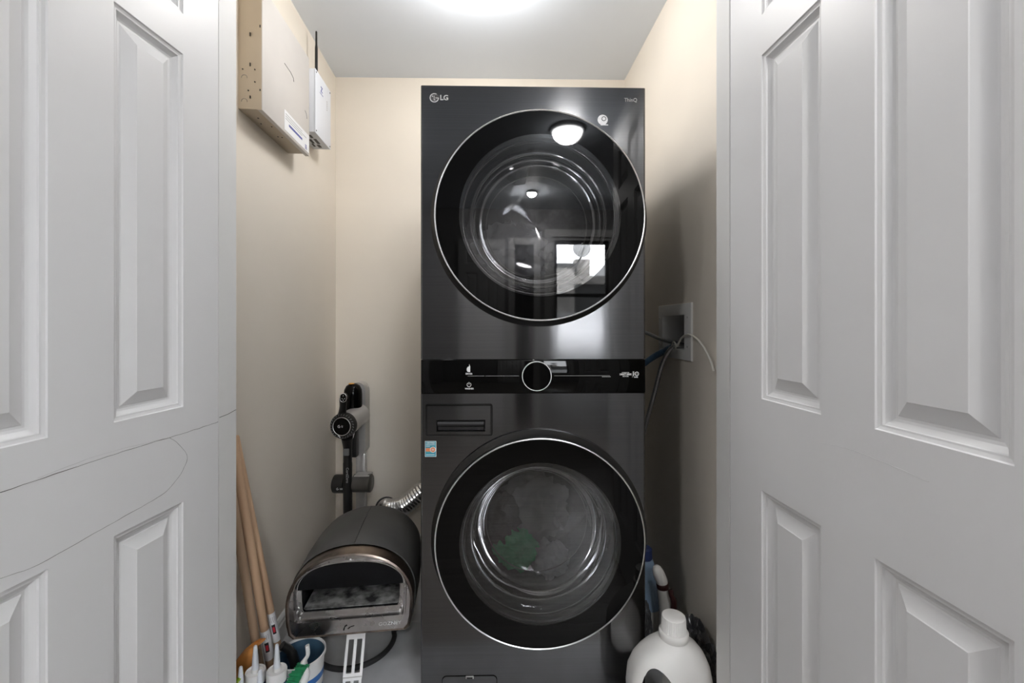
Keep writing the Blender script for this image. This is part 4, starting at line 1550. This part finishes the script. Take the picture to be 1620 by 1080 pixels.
along(bm, tl + Vector((-.001, 0, .012)), axd, [(.017, 0), (.0195, .010), (.0195, .03), (.0185, .045), (.0155, .057), (.0095, .066), (.0001, .069)], 28)
obj('top', bm, 'cap_plastic', SP, 50)

BB = thing('cleaner_bottle', 'light blue and white cleaner bottle with navy cap behind the tower edge', 'bottle', (at(1026, 900, 1.62).x - .012, 1.62, 0))
zc = at(1030, 881, 1.62).z
bm = bmesh.new()
loft(bm, [se(0, 0, z, a, b, 3, 36) for z, a, b in ((0, .044, .03), (.005, .047, .033), (.14, .047, .033), (.20, .043, .03), (zc - .03, .034, .026), (zc - .006, .026, .022), (zc, .020, .02))])
obj('body', bm, 'bottle_blue', BB, 50)
bm = bmesh.new()
lathe(bm, [(.024, zc - .004), (.025, zc), (.024, zc + .032), (.018, zc + .038)], 'z', (0, 0, 0), 28)
obj('cap', bm, 'navy', BB, 40)
bm = bmesh.new()
loft(bm, [se(0, 0, z, a, b, 3, 36) for z, a, b in ((.06, .0478, .0338), (.135, .0478, .0338))], False, False)
obj('paper_label', bm, 'bottle_white', BB, 50)


def bag(name, m, label, c, s, seed, amp):
    bm = bmesh.new()
    bmesh.ops.create_icosphere(bm, subdivisions=5, radius=1.0)
    for v_ in bm.verts:
        p = v_.co.copy()
        f = 0
        for k_, (fr, am) in enumerate(((1.5, .30), (3.3, .20), (7.0, .07))):
            f += am * (1 - 2.4 * abs(noise.noise(p * fr + Vector((seed, seed * .3, k_)))))
        q = p * (.82 + amp * f)
        v_.co = Vector((q.x * s[0], q.y * s[1], q.z * s[2]))
        if v_.co.z < -s[2] * .62:
            v_.co.z = -s[2] * .62
    zmin = min(v_.co.z for v_ in bm.verts)
    for v_ in bm.verts:
        v_.co.z -= zmin
    return tag(obj(name, bm, m, None, 25, loc=c), label, 'bag', 'plastic bags on the right')


bag('plastic_bag', 'dark_film', 'crumpled dark plastic bag behind the detergent jug by the right wall', (.556, 1.345, .001), (.060, .105, .160), 2.2, .55)
bag('plastic_bag', 'clear_film', 'clear crumpled plastic bag under the bottles beside the tower', (.456, 1.545, .001), (.034, .045, .130), 6.6, .5)
bm = bmesh.new()
rp = at(1066, 955, 1.46)
tube(bm, spline([rp + Vector((0, .02, -.1)), rp, rp + Vector((-.008, 0, .028)), rp + Vector((-.010, .004, .045))], 5), [.010] * 8 + [.008] * 8, 10)
tag(obj('red_strap', bm, 'maroon', None, 50), 'dark red strip sticking up between the bottle and the bag', 'strap')
